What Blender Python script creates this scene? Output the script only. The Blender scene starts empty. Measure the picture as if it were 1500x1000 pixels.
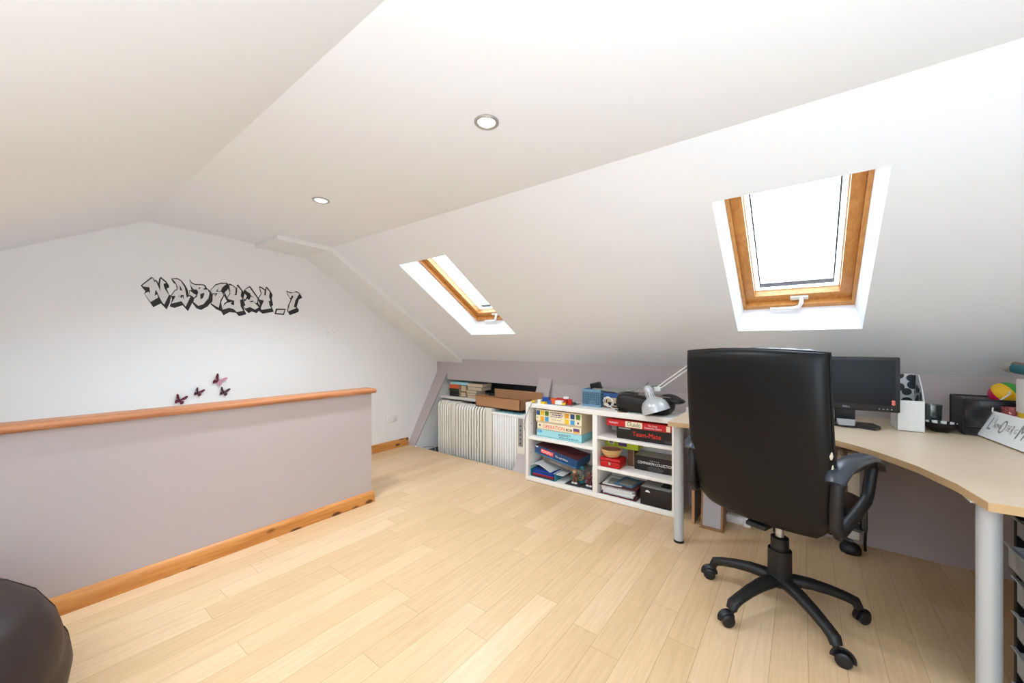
import bpy, bmesh, math, random
from mathutils import Vector, Matrix
random.seed(7)
PI = math.pi
scene = bpy.context.scene
COL = scene.collection

# ------------------------------------------------------------------ materials
def lin(c):
    return tuple((v / 12.92 if v <= 0.04045 else ((v + 0.055) / 1.055) ** 2.4) for v in [x / 255.0 for x in c])

def mat(name, rgb, rough=0.5, metal=0.0, spec=0.5, var=0.0, vscale=8.0, bump=0.0, bscale=60.0, coat=0.0, trans=0.0, ior=1.45, stretch=None):
    m = bpy.data.materials.new(name); m.use_nodes = True
    nt = m.node_tree; b = nt.nodes['Principled BSDF']
    c = lin(rgb)
    b.inputs['Base Color'].default_value = (*c, 1)
    b.inputs['Roughness'].default_value = rough
    b.inputs['Metallic'].default_value = metal
    b.inputs['Specular IOR Level'].default_value = spec
    b.inputs['Coat Weight'].default_value = coat
    b.inputs['Transmission Weight'].default_value = trans
    b.inputs['IOR'].default_value = ior
    tc = nt.nodes.new('ShaderNodeTexCoord')
    mp = nt.nodes.new('ShaderNodeMapping'); nt.links.new(tc.outputs['Object'], mp.inputs[0])
    if stretch: mp.inputs['Scale'].default_value = stretch
    n = nt.nodes.new('ShaderNodeTexNoise'); n.inputs['Scale'].default_value = vscale; n.inputs['Detail'].default_value = 3
    nt.links.new(mp.outputs[0], n.inputs['Vector'])
    mx = nt.nodes.new('ShaderNodeMix'); mx.data_type = 'RGBA'
    lo = max(0.0, 1 - var)
    mx.inputs[6].default_value = (c[0] * lo, c[1] * lo, c[2] * lo, 1); mx.inputs[7].default_value = (*[min(1, v * (1 + var * .4)) for v in c], 1)
    nt.links.new(n.outputs['Fac'], mx.inputs[0]); nt.links.new(mx.outputs[2], b.inputs['Base Color'])
    if bump:
        n2 = nt.nodes.new('ShaderNodeTexNoise'); n2.inputs['Scale'].default_value = bscale; n2.inputs['Detail'].default_value = 4
        nt.links.new(mp.outputs[0], n2.inputs['Vector'])
        bp = nt.nodes.new('ShaderNodeBump'); bp.inputs['Strength'].default_value = bump; bp.inputs['Distance'].default_value = 0.01
        nt.links.new(n2.outputs['Fac'], bp.inputs['Height']); nt.links.new(bp.outputs[0], b.inputs['Normal'])
    return m

def mat_floor():
    m = bpy.data.materials.new('maple_laminate'); m.use_nodes = True
    nt = m.node_tree; b = nt.nodes['Principled BSDF']; N = nt.nodes.new; K = nt.links.new
    def math_(op, a, bb=None):
        x = N('ShaderNodeMath'); x.operation = op
        for i, v in enumerate((a, bb)):
            if v is None: continue
            if isinstance(v, (int, float)): x.inputs[i].default_value = v
            else: K(v, x.inputs[i])
        return x.outputs[0]
    tc = N('ShaderNodeTexCoord'); sp = N('ShaderNodeSeparateXYZ'); K(tc.outputs['Object'], sp.inputs[0])
    X, Y = sp.outputs[0], sp.outputs[1]
    W, LN = 0.115, 0.95
    v = math_('DIVIDE', math_('ADD', Y, 10.02), W); row = math_('FLOOR', v); fv = math_('FRACT', v)
    wn = N('ShaderNodeTexWhiteNoise'); wn.noise_dimensions = '1D'; K(row, wn.inputs['W'])
    u = math_('ADD', math_('DIVIDE', math_('ADD', X, 10.0), LN), math_('MULTIPLY', wn.outputs['Value'], 3.7))
    colu = math_('FLOOR', u); fu = math_('FRACT', u)
    cb = N('ShaderNodeCombineXYZ'); K(row, cb.inputs[0]); K(colu, cb.inputs[1])
    w2 = N('ShaderNodeTexWhiteNoise'); w2.noise_dimensions = '2D'; K(cb.outputs[0], w2.inputs['Vector'])
    ramp = N('ShaderNodeValToRGB'); e = ramp.color_ramp.elements
    e[0].position = 0; e[0].color = (*lin((216, 183, 139)), 1); e[1].position = 1; e[1].color = (*lin((229, 199, 160)), 1)
    x = e.new(.35); x.color = (*lin((222, 189, 146)), 1)
    K(w2.outputs['Value'], ramp.inputs[0])
    # grain, stretched along the boards and shifted from board to board
    mp = N('ShaderNodeMapping'); mp.inputs['Scale'].default_value = (1.6, 22, 1)
    ad = N('ShaderNodeVectorMath'); ad.operation = 'ADD'; K(tc.outputs['Object'], ad.inputs[0])
    sc = N('ShaderNodeVectorMath'); sc.operation = 'SCALE'; K(cb.outputs[0], sc.inputs[0]); sc.inputs['Scale'].default_value = 1.37
    K(sc.outputs[0], ad.inputs[1]); K(ad.outputs[0], mp.inputs[0])
    n1 = N('ShaderNodeTexNoise'); n1.inputs['Scale'].default_value = 3.0; n1.inputs['Detail'].default_value = 6; n1.inputs['Distortion'].default_value = .8
    K(mp.outputs[0], n1.inputs['Vector'])
    mx = N('ShaderNodeMix'); mx.data_type = 'RGBA'; mx.blend_type = 'MULTIPLY'
    r2 = N('ShaderNodeValToRGB'); r2.color_ramp.elements[0].position = .3; r2.color_ramp.elements[0].color = (.80, .74, .66, 1); r2.color_ramp.elements[1].position = .62; r2.color_ramp.elements[1].color = (1, 1, 1, 1)
    K(n1.outputs['Fac'], r2.inputs[0]); mx.inputs[0].default_value = .5
    K(ramp.outputs[0], mx.inputs[6]); K(r2.outputs[0], mx.inputs[7])
    # joints
    ev = math_('MINIMUM', fv, math_('SUBTRACT', 1.0, fv)); eu = math_('MULTIPLY', math_('MINIMUM', fu, math_('SUBTRACT', 1.0, fu)), LN / W)
    ed = math_('LESS_THAN', math_('MINIMUM', ev, eu), 0.011)
    m2 = N('ShaderNodeMix'); m2.data_type = 'RGBA'; K(math_('MULTIPLY', ed, .55), m2.inputs[0]); K(mx.outputs[2], m2.inputs[6]); m2.inputs[7].default_value = (*lin((165, 125, 82)), 1)
    K(m2.outputs[2], b.inputs['Base Color'])
    b.inputs['Roughness'].default_value = .34; b.inputs['Specular IOR Level'].default_value = .45
    return m

def mat_pine(name, base=(205, 135, 62), dark=(160, 92, 36), knots=True, axis='X', rough=.4):
    m = bpy.data.materials.new(name); m.use_nodes = True
    nt = m.node_tree; b = nt.nodes['Principled BSDF']; N = nt.nodes.new; K = nt.links.new
    tc = N('ShaderNodeTexCoord'); mp = N('ShaderNodeMapping')
    mp.inputs['Scale'].default_value = {'X': (2, 30, 30), 'Y': (30, 2, 30), 'Z': (30, 30, 2)}[axis]
    K(tc.outputs['Object'], mp.inputs[0])
    n = N('ShaderNodeTexNoise'); n.inputs['Scale'].default_value = 1.6; n.inputs['Detail'].default_value = 5; n.inputs['Distortion'].default_value = .6
    K(mp.outputs[0], n.inputs['Vector'])
    r = N('ShaderNodeValToRGB'); e = r.color_ramp.elements
    e[0].position = .3; e[0].color = (*lin(dark), 1); e[1].position = .62; e[1].color = (*lin(base), 1)
    K(n.outputs['Fac'], r.inputs[0]); out = r.outputs[0]
    if knots:
        m3 = N('ShaderNodeMapping'); m3.inputs['Scale'].default_value = {'X': (5.6, 9, 13), 'Y': (9, 4.2, 11), 'Z': (9, 9, 4)}[axis]; K(tc.outputs['Object'], m3.inputs[0])
        vo = N('ShaderNodeTexVoronoi'); vo.inputs['Scale'].default_value = 1.0; K(m3.outputs[0], vo.inputs['Vector'])
        r3 = N('ShaderNodeValToRGB'); r3.color_ramp.elements[0].position = .15; r3.color_ramp.elements[0].color = (1, 1, 1, 1); r3.color_ramp.elements[1].position = .25; r3.color_ramp.elements[1].color = (0, 0, 0, 1)
        K(vo.outputs['Distance'], r3.inputs[0])
        mx = N('ShaderNodeMix'); mx.data_type = 'RGBA'; K(r3.outputs[0], mx.inputs[0]); K(out, mx.inputs[6]); mx.inputs[7].default_value = (*lin((92, 48, 20)), 1)
        out = mx.outputs[2]
    K(out, b.inputs['Base Color']); b.inputs['Roughness'].default_value = rough
    return m

def mat_glass(name, tint=(250, 252, 252), gloss=.08):
    m = bpy.data.materials.new(name); m.use_nodes = True
    nt = m.node_tree; nt.nodes.remove(nt.nodes['Principled BSDF'])
    t = nt.nodes.new('ShaderNodeBsdfTransparent'); t.inputs[0].default_value = (*lin(tint), 1)
    g = nt.nodes.new('ShaderNodeBsdfGlossy'); g.inputs['Roughness'].default_value = .05
    mx = nt.nodes.new('ShaderNodeMixShader'); mx.inputs[0].default_value = gloss
    nt.links.new(t.outputs[0], mx.inputs[1]); nt.links.new(g.outputs[0], mx.inputs[2])
    nt.links.new(mx.outputs[0], nt.nodes['Material Output'].inputs[0])
    return m

def mat_emit(name, rgb, s):
    m = bpy.data.materials.new(name); m.use_nodes = True
    b = m.node_tree.nodes['Principled BSDF']; b.inputs['Emission Color'].default_value = (*lin(rgb), 1); b.inputs['Emission Strength'].default_value = s
    b.inputs['Base Color'].default_value = (*lin(rgb), 1)
    return m

def mat_voronoi(name, bg, dot, scale, size):
    m = mat(name, bg, .5); nt = m.node_tree; b = nt.nodes['Principled BSDF']
    tc = nt.nodes.new('ShaderNodeTexCoord'); v = nt.nodes.new('ShaderNodeTexVoronoi'); v.inputs['Scale'].default_value = scale; v.inputs['Randomness'].default_value = .7
    nt.links.new(tc.outputs['Object'], v.inputs['Vector'])
    r = nt.nodes.new('ShaderNodeValToRGB'); r.color_ramp.interpolation = 'CONSTANT'
    r.color_ramp.elements[0].color = (*lin(dot), 1); r.color_ramp.elements[1].position = size; r.color_ramp.elements[1].color = (*lin(bg), 1)
    nt.links.new(v.outputs['Distance'], r.inputs[0]); nt.links.new(r.outputs[0], b.inputs['Base Color'])
    return m

M = dict(
    white=mat('white_emulsion', (236, 236, 234), .6, var=.015, vscale=3, bump=.03, bscale=220),
    ceil=mat('ceiling_emulsion', (235, 237, 240), .7, var=.012, vscale=2, bump=.03, bscale=160),
    mauve=mat('mauve_grey_emulsion', (184, 173, 171), .6, var=.02, vscale=3, bump=.03, bscale=220),
    floor=mat_floor(),
    pine=mat_pine('pine_varnish', (208, 143, 74), (180, 112, 50)),
    pinecap=mat_pine('pine_cap', (190, 128, 84), (160, 98, 58), knots=False),
    pinewin=mat_pine('pine_window', (206, 146, 78), (186, 124, 60), knots=False, axis='X', rough=.3),
    pinewiny=mat_pine('pine_window_rail', (214, 146, 66), (176, 108, 40), knots=False, axis='Y', rough=.3),
    wplas=mat('white_plastic', (235, 235, 232), .35), whitelac=mat('white_lacquer', (238, 236, 230), .35, var=.01),
    cream=mat('cream_enamel', (226, 222, 210), .35, var=.02), creamd=mat('cream_panel', (216, 211, 198), .4),
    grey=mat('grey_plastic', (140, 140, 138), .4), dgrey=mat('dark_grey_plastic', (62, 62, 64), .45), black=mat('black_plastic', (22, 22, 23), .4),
    seal=mat('black_seal', (58, 60, 66), .5), chrome=mat('brushed_steel', (196, 196, 194), .36, .85), steel=mat('satin_chrome', (176, 174, 170), .3, 1.0),
    leather=mat('black_leather', (8, 8, 8), .42, spec=.32, var=.15, vscale=5, bump=.06, bscale=45), leatherp=mat('black_leather_front', (24, 26, 29), .22, var=.1, bump=.12, bscale=26),
    armpad=mat('arm_pad_rubber', (52, 58, 66), .30), nylon=mat('black_nylon', (22, 21, 21), .48, var=.2, vscale=14), foam=mat('torn_foam', (205, 195, 170), .9, bump=.4),
    bean=mat('brown_leatherette', (46, 34, 31), .52, var=.15, vscale=3, bump=.6, bscale=5),
    deskw=mat('desk_birch_veneer', (214, 193, 164), .35, var=.10, vscale=4, stretch=(12, 2, 12)), deske=mat('desk_edge_band', (198, 164, 120), .4, var=.12, vscale=5, stretch=(2, 2, 40)),
    silver=mat('silver_powdercoat', (188, 192, 194), .38, .15), silverl=mat('lamp_silver', (196, 199, 202), .3, .3), wmetal=mat('white_metal', (228, 228, 226), .35),
    card=mat('cardboard', (168, 122, 84), .8, var=.08, vscale=10), cardd=mat('cardboard_inside', (140, 100, 66), .85, var=.08),
    chip=mat('chipboard_edge', (186, 140, 98), .85, var=.3, vscale=120), panelg=mat('grey_laminate', (128, 120, 114), .5),
    spkw=mat('speaker_wood', (160, 116, 74), .5, var=.15, vscale=6, stretch=(4, 4, 30)), spkf=mat('speaker_cloth', (176, 174, 176), .9, bump=.2, bscale=400),
    paper=mat('paper', (226, 226, 222), .8), page=mat('book_pages', (214, 190, 158), .85, var=.12, vscale=60, stretch=(1, 1, 12)),
    orange=mat('orange_print', (214, 96, 52), .5), dgreen=mat('dark_green_print', (44, 58, 40), .5), dbrown=mat('dark_brown_print', (62, 40, 32), .5),
    red=mat('red_print', (198, 30, 36), .4), redtin=mat('red_enamel', (186, 18, 24), .28), redtext=mat('red_ink', (232, 52, 36), .5), cream_p=mat('cream_print', (238, 228, 196), .5),
    blackbox=mat('black_print', (26, 24, 24), .4), whitei=mat('white_ink', (240, 240, 238), .5), darki=mat('dark_ink', (44, 46, 56), .5),
    lblue=mat('pale_blue_print', (158, 214, 220), .45), lblue2=mat('pale_blue_side', (120, 184, 190), .5),
    yellow=mat('yellow_print', (240, 200, 44), .5), orange2=mat('amber_print', (238, 168, 40), .5), green=mat('green_print', (84, 128, 38), .5), blue=mat('blue_print', (44, 84, 140), .5), sky=mat('sky_blue_print', (70, 160, 210), .5), purple=mat('purple_print', (100, 66, 120), .5),
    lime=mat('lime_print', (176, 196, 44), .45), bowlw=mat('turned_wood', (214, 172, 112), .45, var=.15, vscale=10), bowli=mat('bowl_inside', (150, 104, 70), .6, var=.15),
    ocean=mat('deep_blue_print', (28, 74, 122), .4, var=.5, vscale=12), tray=mat('blue_tray', (34, 120, 140), .3), dblue=mat('blue_folder', (24, 62, 140), .35), teal=mat('teal_card', (40, 116, 128), .5),
    maroon=mat('maroon_print', (96, 42, 48), .55, var=.2, vscale=20), brownbk=mat('brown_cover', (112, 74, 52), .5, var=.2), magb=mat('blue_magazine', (70, 112, 140), .4), magg=mat('grey_magazine', (150, 150, 146), .5),
    basket=mat('blue_basket', (106, 146, 172), .45), bag=mat('black_nylon_bag', (20, 20, 22), .42, var=.2, bump=.3, bscale=18), skin=mat('figure_skin', (205, 160, 120), .5), gold=mat('gold_paint', (196, 160, 70), .4),
    sscreen=mat('dark_screen', (30, 33, 37), .5, spec=.3), bezel=mat('black_bezel', (34, 34, 36), .4), cloudy=mat('clear_plastic', (214, 218, 218), .3, trans=.8),
    cow=mat_voronoi('spotted_card', (208, 208, 206), (24, 24, 24), 19, .47), filew=mat('white_card', (226, 226, 224), .55), fileg=mat('white_card_inside', (190, 190, 190), .6),
    pink=mat('pink_vinyl', (205, 36, 84), .25), yvin=mat('yellow_vinyl', (242, 190, 40), .25), gvin=mat('green_vinyl', (60, 160, 60), .25), cloth=mat('white_cloth', (222, 220, 214), .85, var=.06, bump=.3, bscale=20),
    foil=mat('silver_foil', (190, 190, 180), .3, .8, bump=.6, bscale=60), tealp=mat('teal_paper', (20, 92, 104), .35), brownt=mat('brown_tube', (120, 96, 80), .6), pat=mat_voronoi('red_patterned_print', (150, 60, 62), (222, 190, 180), 90, .3),
    sign=mat('white_canvas', (232, 232, 230), .6), signi=mat('grey_ink', (138, 138, 140), .6), signe=mat('canvas_edge', (206, 196, 180), .7),
    drawer=mat('translucent_drawer', (196, 200, 198), .35, trans=.3), wing=mat('wine_wing', (104, 26, 52), .5, var=.5, vscale=90), wingp=mat('pink_wing', (206, 150, 168), .5, var=.4, vscale=60), wingd=mat('dark_wing', (70, 30, 44), .5, var=.3, vscale=60),
    ink=mat('decal_black', (30, 29, 28), .5), face=mat('decal_white', (222, 221, 218), .6),
    glass=mat_glass('window_glass'), tumb=mat_glass('tumbler_glass', (214, 220, 220), .16),
    bulb=mat_emit('downlight_lens', (255, 252, 244), 6.0), lego_r=mat('brick_red', (190, 40, 30), .3), lego_y=mat('brick_yellow', (236, 196, 40), .3), lego_b=mat('brick_blue', (40, 84, 160), .3), lego_w=mat('brick_white', (232, 232, 228), .3), lego_k=mat('brick_dark', (50, 48, 50), .3), lego_o=mat('brick_orange', (220, 96, 40), .3), lego_g=mat('brick_green', (70, 130, 60), .3), lego_plate=mat('brick_grey', (150, 152, 152), .35), sticker=mat('red_sticker', (232, 116, 104), .5), led=mat('white_key_mark', (190, 196, 200), .4),
)

# ------------------------------------------------------------------ builder
WM = {}
def wm(o): return WM.get(o.name, Matrix.Identity(4))

def text_geo(s, w, h, align='fit'):
    cu = bpy.data.curves.new('lettering', 'FONT'); cu.body = s; cu.size = 1
    o = bpy.data.objects.new('lettering', cu); COL.objects.link(o)
    dg = bpy.context.evaluated_depsgraph_get(); dg.update()
    me = bpy.data.meshes.new_from_object(o.evaluated_get(dg))
    vs = [v.co.copy() for v in me.vertices]; fs = [tuple(p.vertices) for p in me.polygons]
    bpy.data.objects.remove(o); bpy.data.curves.remove(cu); bpy.data.meshes.remove(me)
    x0 = min(v.x for v in vs); x1 = max(v.x for v in vs); y0 = min(v.y for v in vs); y1 = max(v.y for v in vs)
    return [Vector(((v.x - x0) / (x1 - x0) * w, (v.y - y0) / (y1 - y0) * h, 0)) for v in vs], fs

class B:
    def __init__(s): s.bm = bmesh.new(); s.mats = []; s.i = 0; s.T = Matrix.Identity(4)
    def m(s, mt):
        if isinstance(mt, str): mt = M[mt]
        if mt not in s.mats: s.mats.append(mt)
        s.i = s.mats.index(mt); return s
    def geo(s, vs, fs, T=None):
        T = s.T if T is None else s.T @ T
        V = [s.bm.verts.new(T @ Vector(v)) for v in vs]
        for f in fs:
            try: x = s.bm.faces.new([V[k] for k in f]); x.material_index = s.i
            except ValueError: pass
        return s
    def box(s, x0, x1, y0, y1, z0, z1, bev=0.0, seg=2, T=None):
        if bev <= 0:
            v = [(x, y, z) for x in (x0, x1) for y in (y0, y1) for z in (z0, z1)]
            return s.geo(v, [(0, 1, 3, 2), (4, 6, 7, 5), (0, 4, 5, 1), (2, 3, 7, 6), (0, 2, 6, 4), (1, 5, 7, 3)], T)
        t = bmesh.new(); bmesh.ops.create_cube(t, size=1)
        for v in t.verts: v.co = Vector((x0 + (v.co.x + .5) * (x1 - x0), y0 + (v.co.y + .5) * (y1 - y0), z0 + (v.co.z + .5) * (z1 - z0)))
        bmesh.ops.bevel(t, geom=t.edges[:], offset=bev, segments=seg, affect='EDGES', profile=.5)
        s.add(t, T); return s
    def add(s, t, T=None):
        t.verts.index_update()
        s.geo([v.co for v in t.verts], [[v.index for v in f.verts] for f in t.faces], T); t.free()
    def prism(s, poly, fn, d):
        """poly in 2D, fn(u,v,w) -> point; extruded w from 0 to d"""
        n = len(poly); v = [fn(a, b, 0) for a, b in poly] + [fn(a, b, d) for a, b in poly]
        return s.geo(v, [tuple(range(n)), tuple(range(2 * n - 1, n - 1, -1))] + [(k, n + k, n + (k + 1) % n, (k + 1) % n) for k in range(n)])
    def tube(s, pts, r, n=10, cap=True, closed=False, flat=None):
        P = [Vector(p) for p in pts]; k = len(P); R = r if isinstance(r, (list, tuple)) else [r] * k
        rings = []; up = None
        for i in range(k):
            if closed: t = P[(i + 1) % k] - P[i - 1]
            else: t = P[min(i + 1, k - 1)] - P[max(i - 1, 0)]
            t.normalize()
            if up is None:
                up = Vector((0, 0, 1)) if abs(t.z) < .9 else Vector((1, 0, 0))
            a = t.cross(up); a.normalize(); b = a.cross(t); b.normalize(); up = b
            fl = flat or (1, 1)
            rings.append([P[i] + (a * math.cos(2 * PI * j / n) * fl[0] + b * math.sin(2 * PI * j / n) * fl[1]) * R[i] for j in range(n)])
        v = [p for q in rings for p in q]; f = []
        for i in range(k if closed else k - 1):
            i2 = (i + 1) % k
            for j in range(n): f.append((i * n + j, i * n + (j + 1) % n, i2 * n + (j + 1) % n, i2 * n + j))
        if cap and not closed: f += [tuple(range(n - 1, -1, -1)), tuple((k - 1) * n + j for j in range(n))]
        return s.geo(v, f)
    def cyl(s, p0, p1, r0, r1=None, n=24): return s.tube([p0, p1], [r0, r0 if r1 is None else r1], n)
    def lathe(s, prof, n=32, T=None, closed=False, cap=True):
        """prof: (r, z) list, about z"""
        v = []; f = []; k = len(prof)
        for r, z in prof:
            for j in range(n): v.append((r * math.cos(2 * PI * j / n), r * math.sin(2 * PI * j / n), z))
        for i in range(k if closed else k - 1):
            i2 = (i + 1) % k
            for j in range(n): f.append((i * n + j, i * n + (j + 1) % n, i2 * n + (j + 1) % n, i2 * n + j))
        if not closed and cap:
            if prof[0][0] > 1e-6: f.append(tuple(range(n - 1, -1, -1)))
            if prof[-1][0] > 1e-6: f.append(tuple((k - 1) * n + j for j in range(n)))
        return s.geo(v, f, T)
    def pillow(s, w, h, t, T=None, e=4, n=20, fn=None, sq=6):
        """rounded cushion: w along x, h along y, thickness t along z"""
        v = []; f = []; N1 = n + 1
        def c(a): return math.copysign(1 - (1 - abs(a)) ** 1.6, a)
        for side in (1, -1):
            for i in range(N1):
                for j in range(N1):
                    u, q = c(2 * i / n - 1), c(2 * j / n - 1)
                    x, y = u, q
                    k = (abs(x) ** sq + abs(y) ** sq) ** (1 / sq) if (x or y) else 1
                    mx = max(abs(x), abs(y)); k = mx / k if k else 1
                    x *= k; y *= k
                    zz = max(0, (1 - abs(u) ** e) * (1 - abs(q) ** e)) ** .5
                    p = Vector((x * w / 2, y * h / 2, side * zz * t / 2))
                    if fn: p = Vector(fn(p.x, p.y, p.z))
                    v.append(p)
        for sd in range(2):
            o = sd * N1 * N1
            for i in range(n):
                for j in range(n):
                    q = (o + i * N1 + j, o + (i + 1) * N1 + j, o + (i + 1) * N1 + j + 1, o + i * N1 + j + 1)
                    f.append(q if sd == 0 else q[::-1])
        return s.geo(v, f, T)
    def text(s, body, w, h, T): v, f = text_geo(body, w, h); return s.geo(v, f, T)
    def build(s, name, parent=None, smooth=True, local=False, kind=None, label=None, weld=True, angle=35, fixn=True):
        bm = s.bm
        if weld: bmesh.ops.remove_doubles(bm, verts=bm.verts, dist=1e-5)
        if fixn: bmesh.ops.recalc_face_normals(bm, faces=bm.faces)
        me = bpy.data.meshes.new(name); o = bpy.data.objects.new(name, me); COL.objects.link(o)
        if parent is not None:
            if not local: bm.transform(wm(parent).inverted())
            o.parent = parent; WM[o.name] = wm(parent).copy()
        elif kind != 'structure':
            mn = [min(v.co[i] for v in bm.verts) for i in range(3)]; mxx = [max(v.co[i] for v in bm.verts) for i in range(3)]
            c = Vector(((mn[0] + mxx[0]) / 2, (mn[1] + mxx[1]) / 2, mn[2]))
            bm.transform(Matrix.Translation(-c)); o.location = c; WM[o.name] = Matrix.Translation(c)
        bm.to_mesh(me); bm.free()
        for mt in s.mats: me.materials.append(mt)
        if smooth:
            me.polygons.foreach_set('use_smooth', [True] * len(me.polygons)); me.set_sharp_from_angle(angle=math.radians(angle))
        if kind: o['kind'] = kind
        if label: o['label'] = label
        return o

def tag(o, label, cat, group=None):
    o['label'] = label; o['category'] = cat
    if group: o['group'] = group
    return o
def thing(name, loc, label, cat, group=None, rz=0.0, R=None):
    o = bpy.data.objects.new(name, None); COL.objects.link(o); o.empty_display_size = .05
    Mx = Matrix.Translation(Vector(loc)) @ (R if R is not None else Matrix.Rotation(rz, 4, 'Z'))
    o.matrix_world = Mx; WM[o.name] = Mx
    return tag(o, label, cat, group)
def copy_thing(src, loc, label, rz=None):
    r = src.copy(); COL.objects.link(r); r.location = loc
    if rz is not None: r.rotation_euler = (0, 0, rz)
    r['label'] = label
    for ch in list(src.children):
        c = ch.copy(); COL.objects.link(c); c.parent = r
        for g in list(ch.children):
            d = g.copy(); COL.objects.link(d); d.parent = c
    return r
def face_mx(x, y, z):
    """frame for writing on a surface that faces -X: text runs towards -Y, up is +Z"""
    return Matrix(((0, 0, -1, x), (-1, 0, 0, y), (0, 1, 0, z), (0, 0, 0, 1)))

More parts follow.
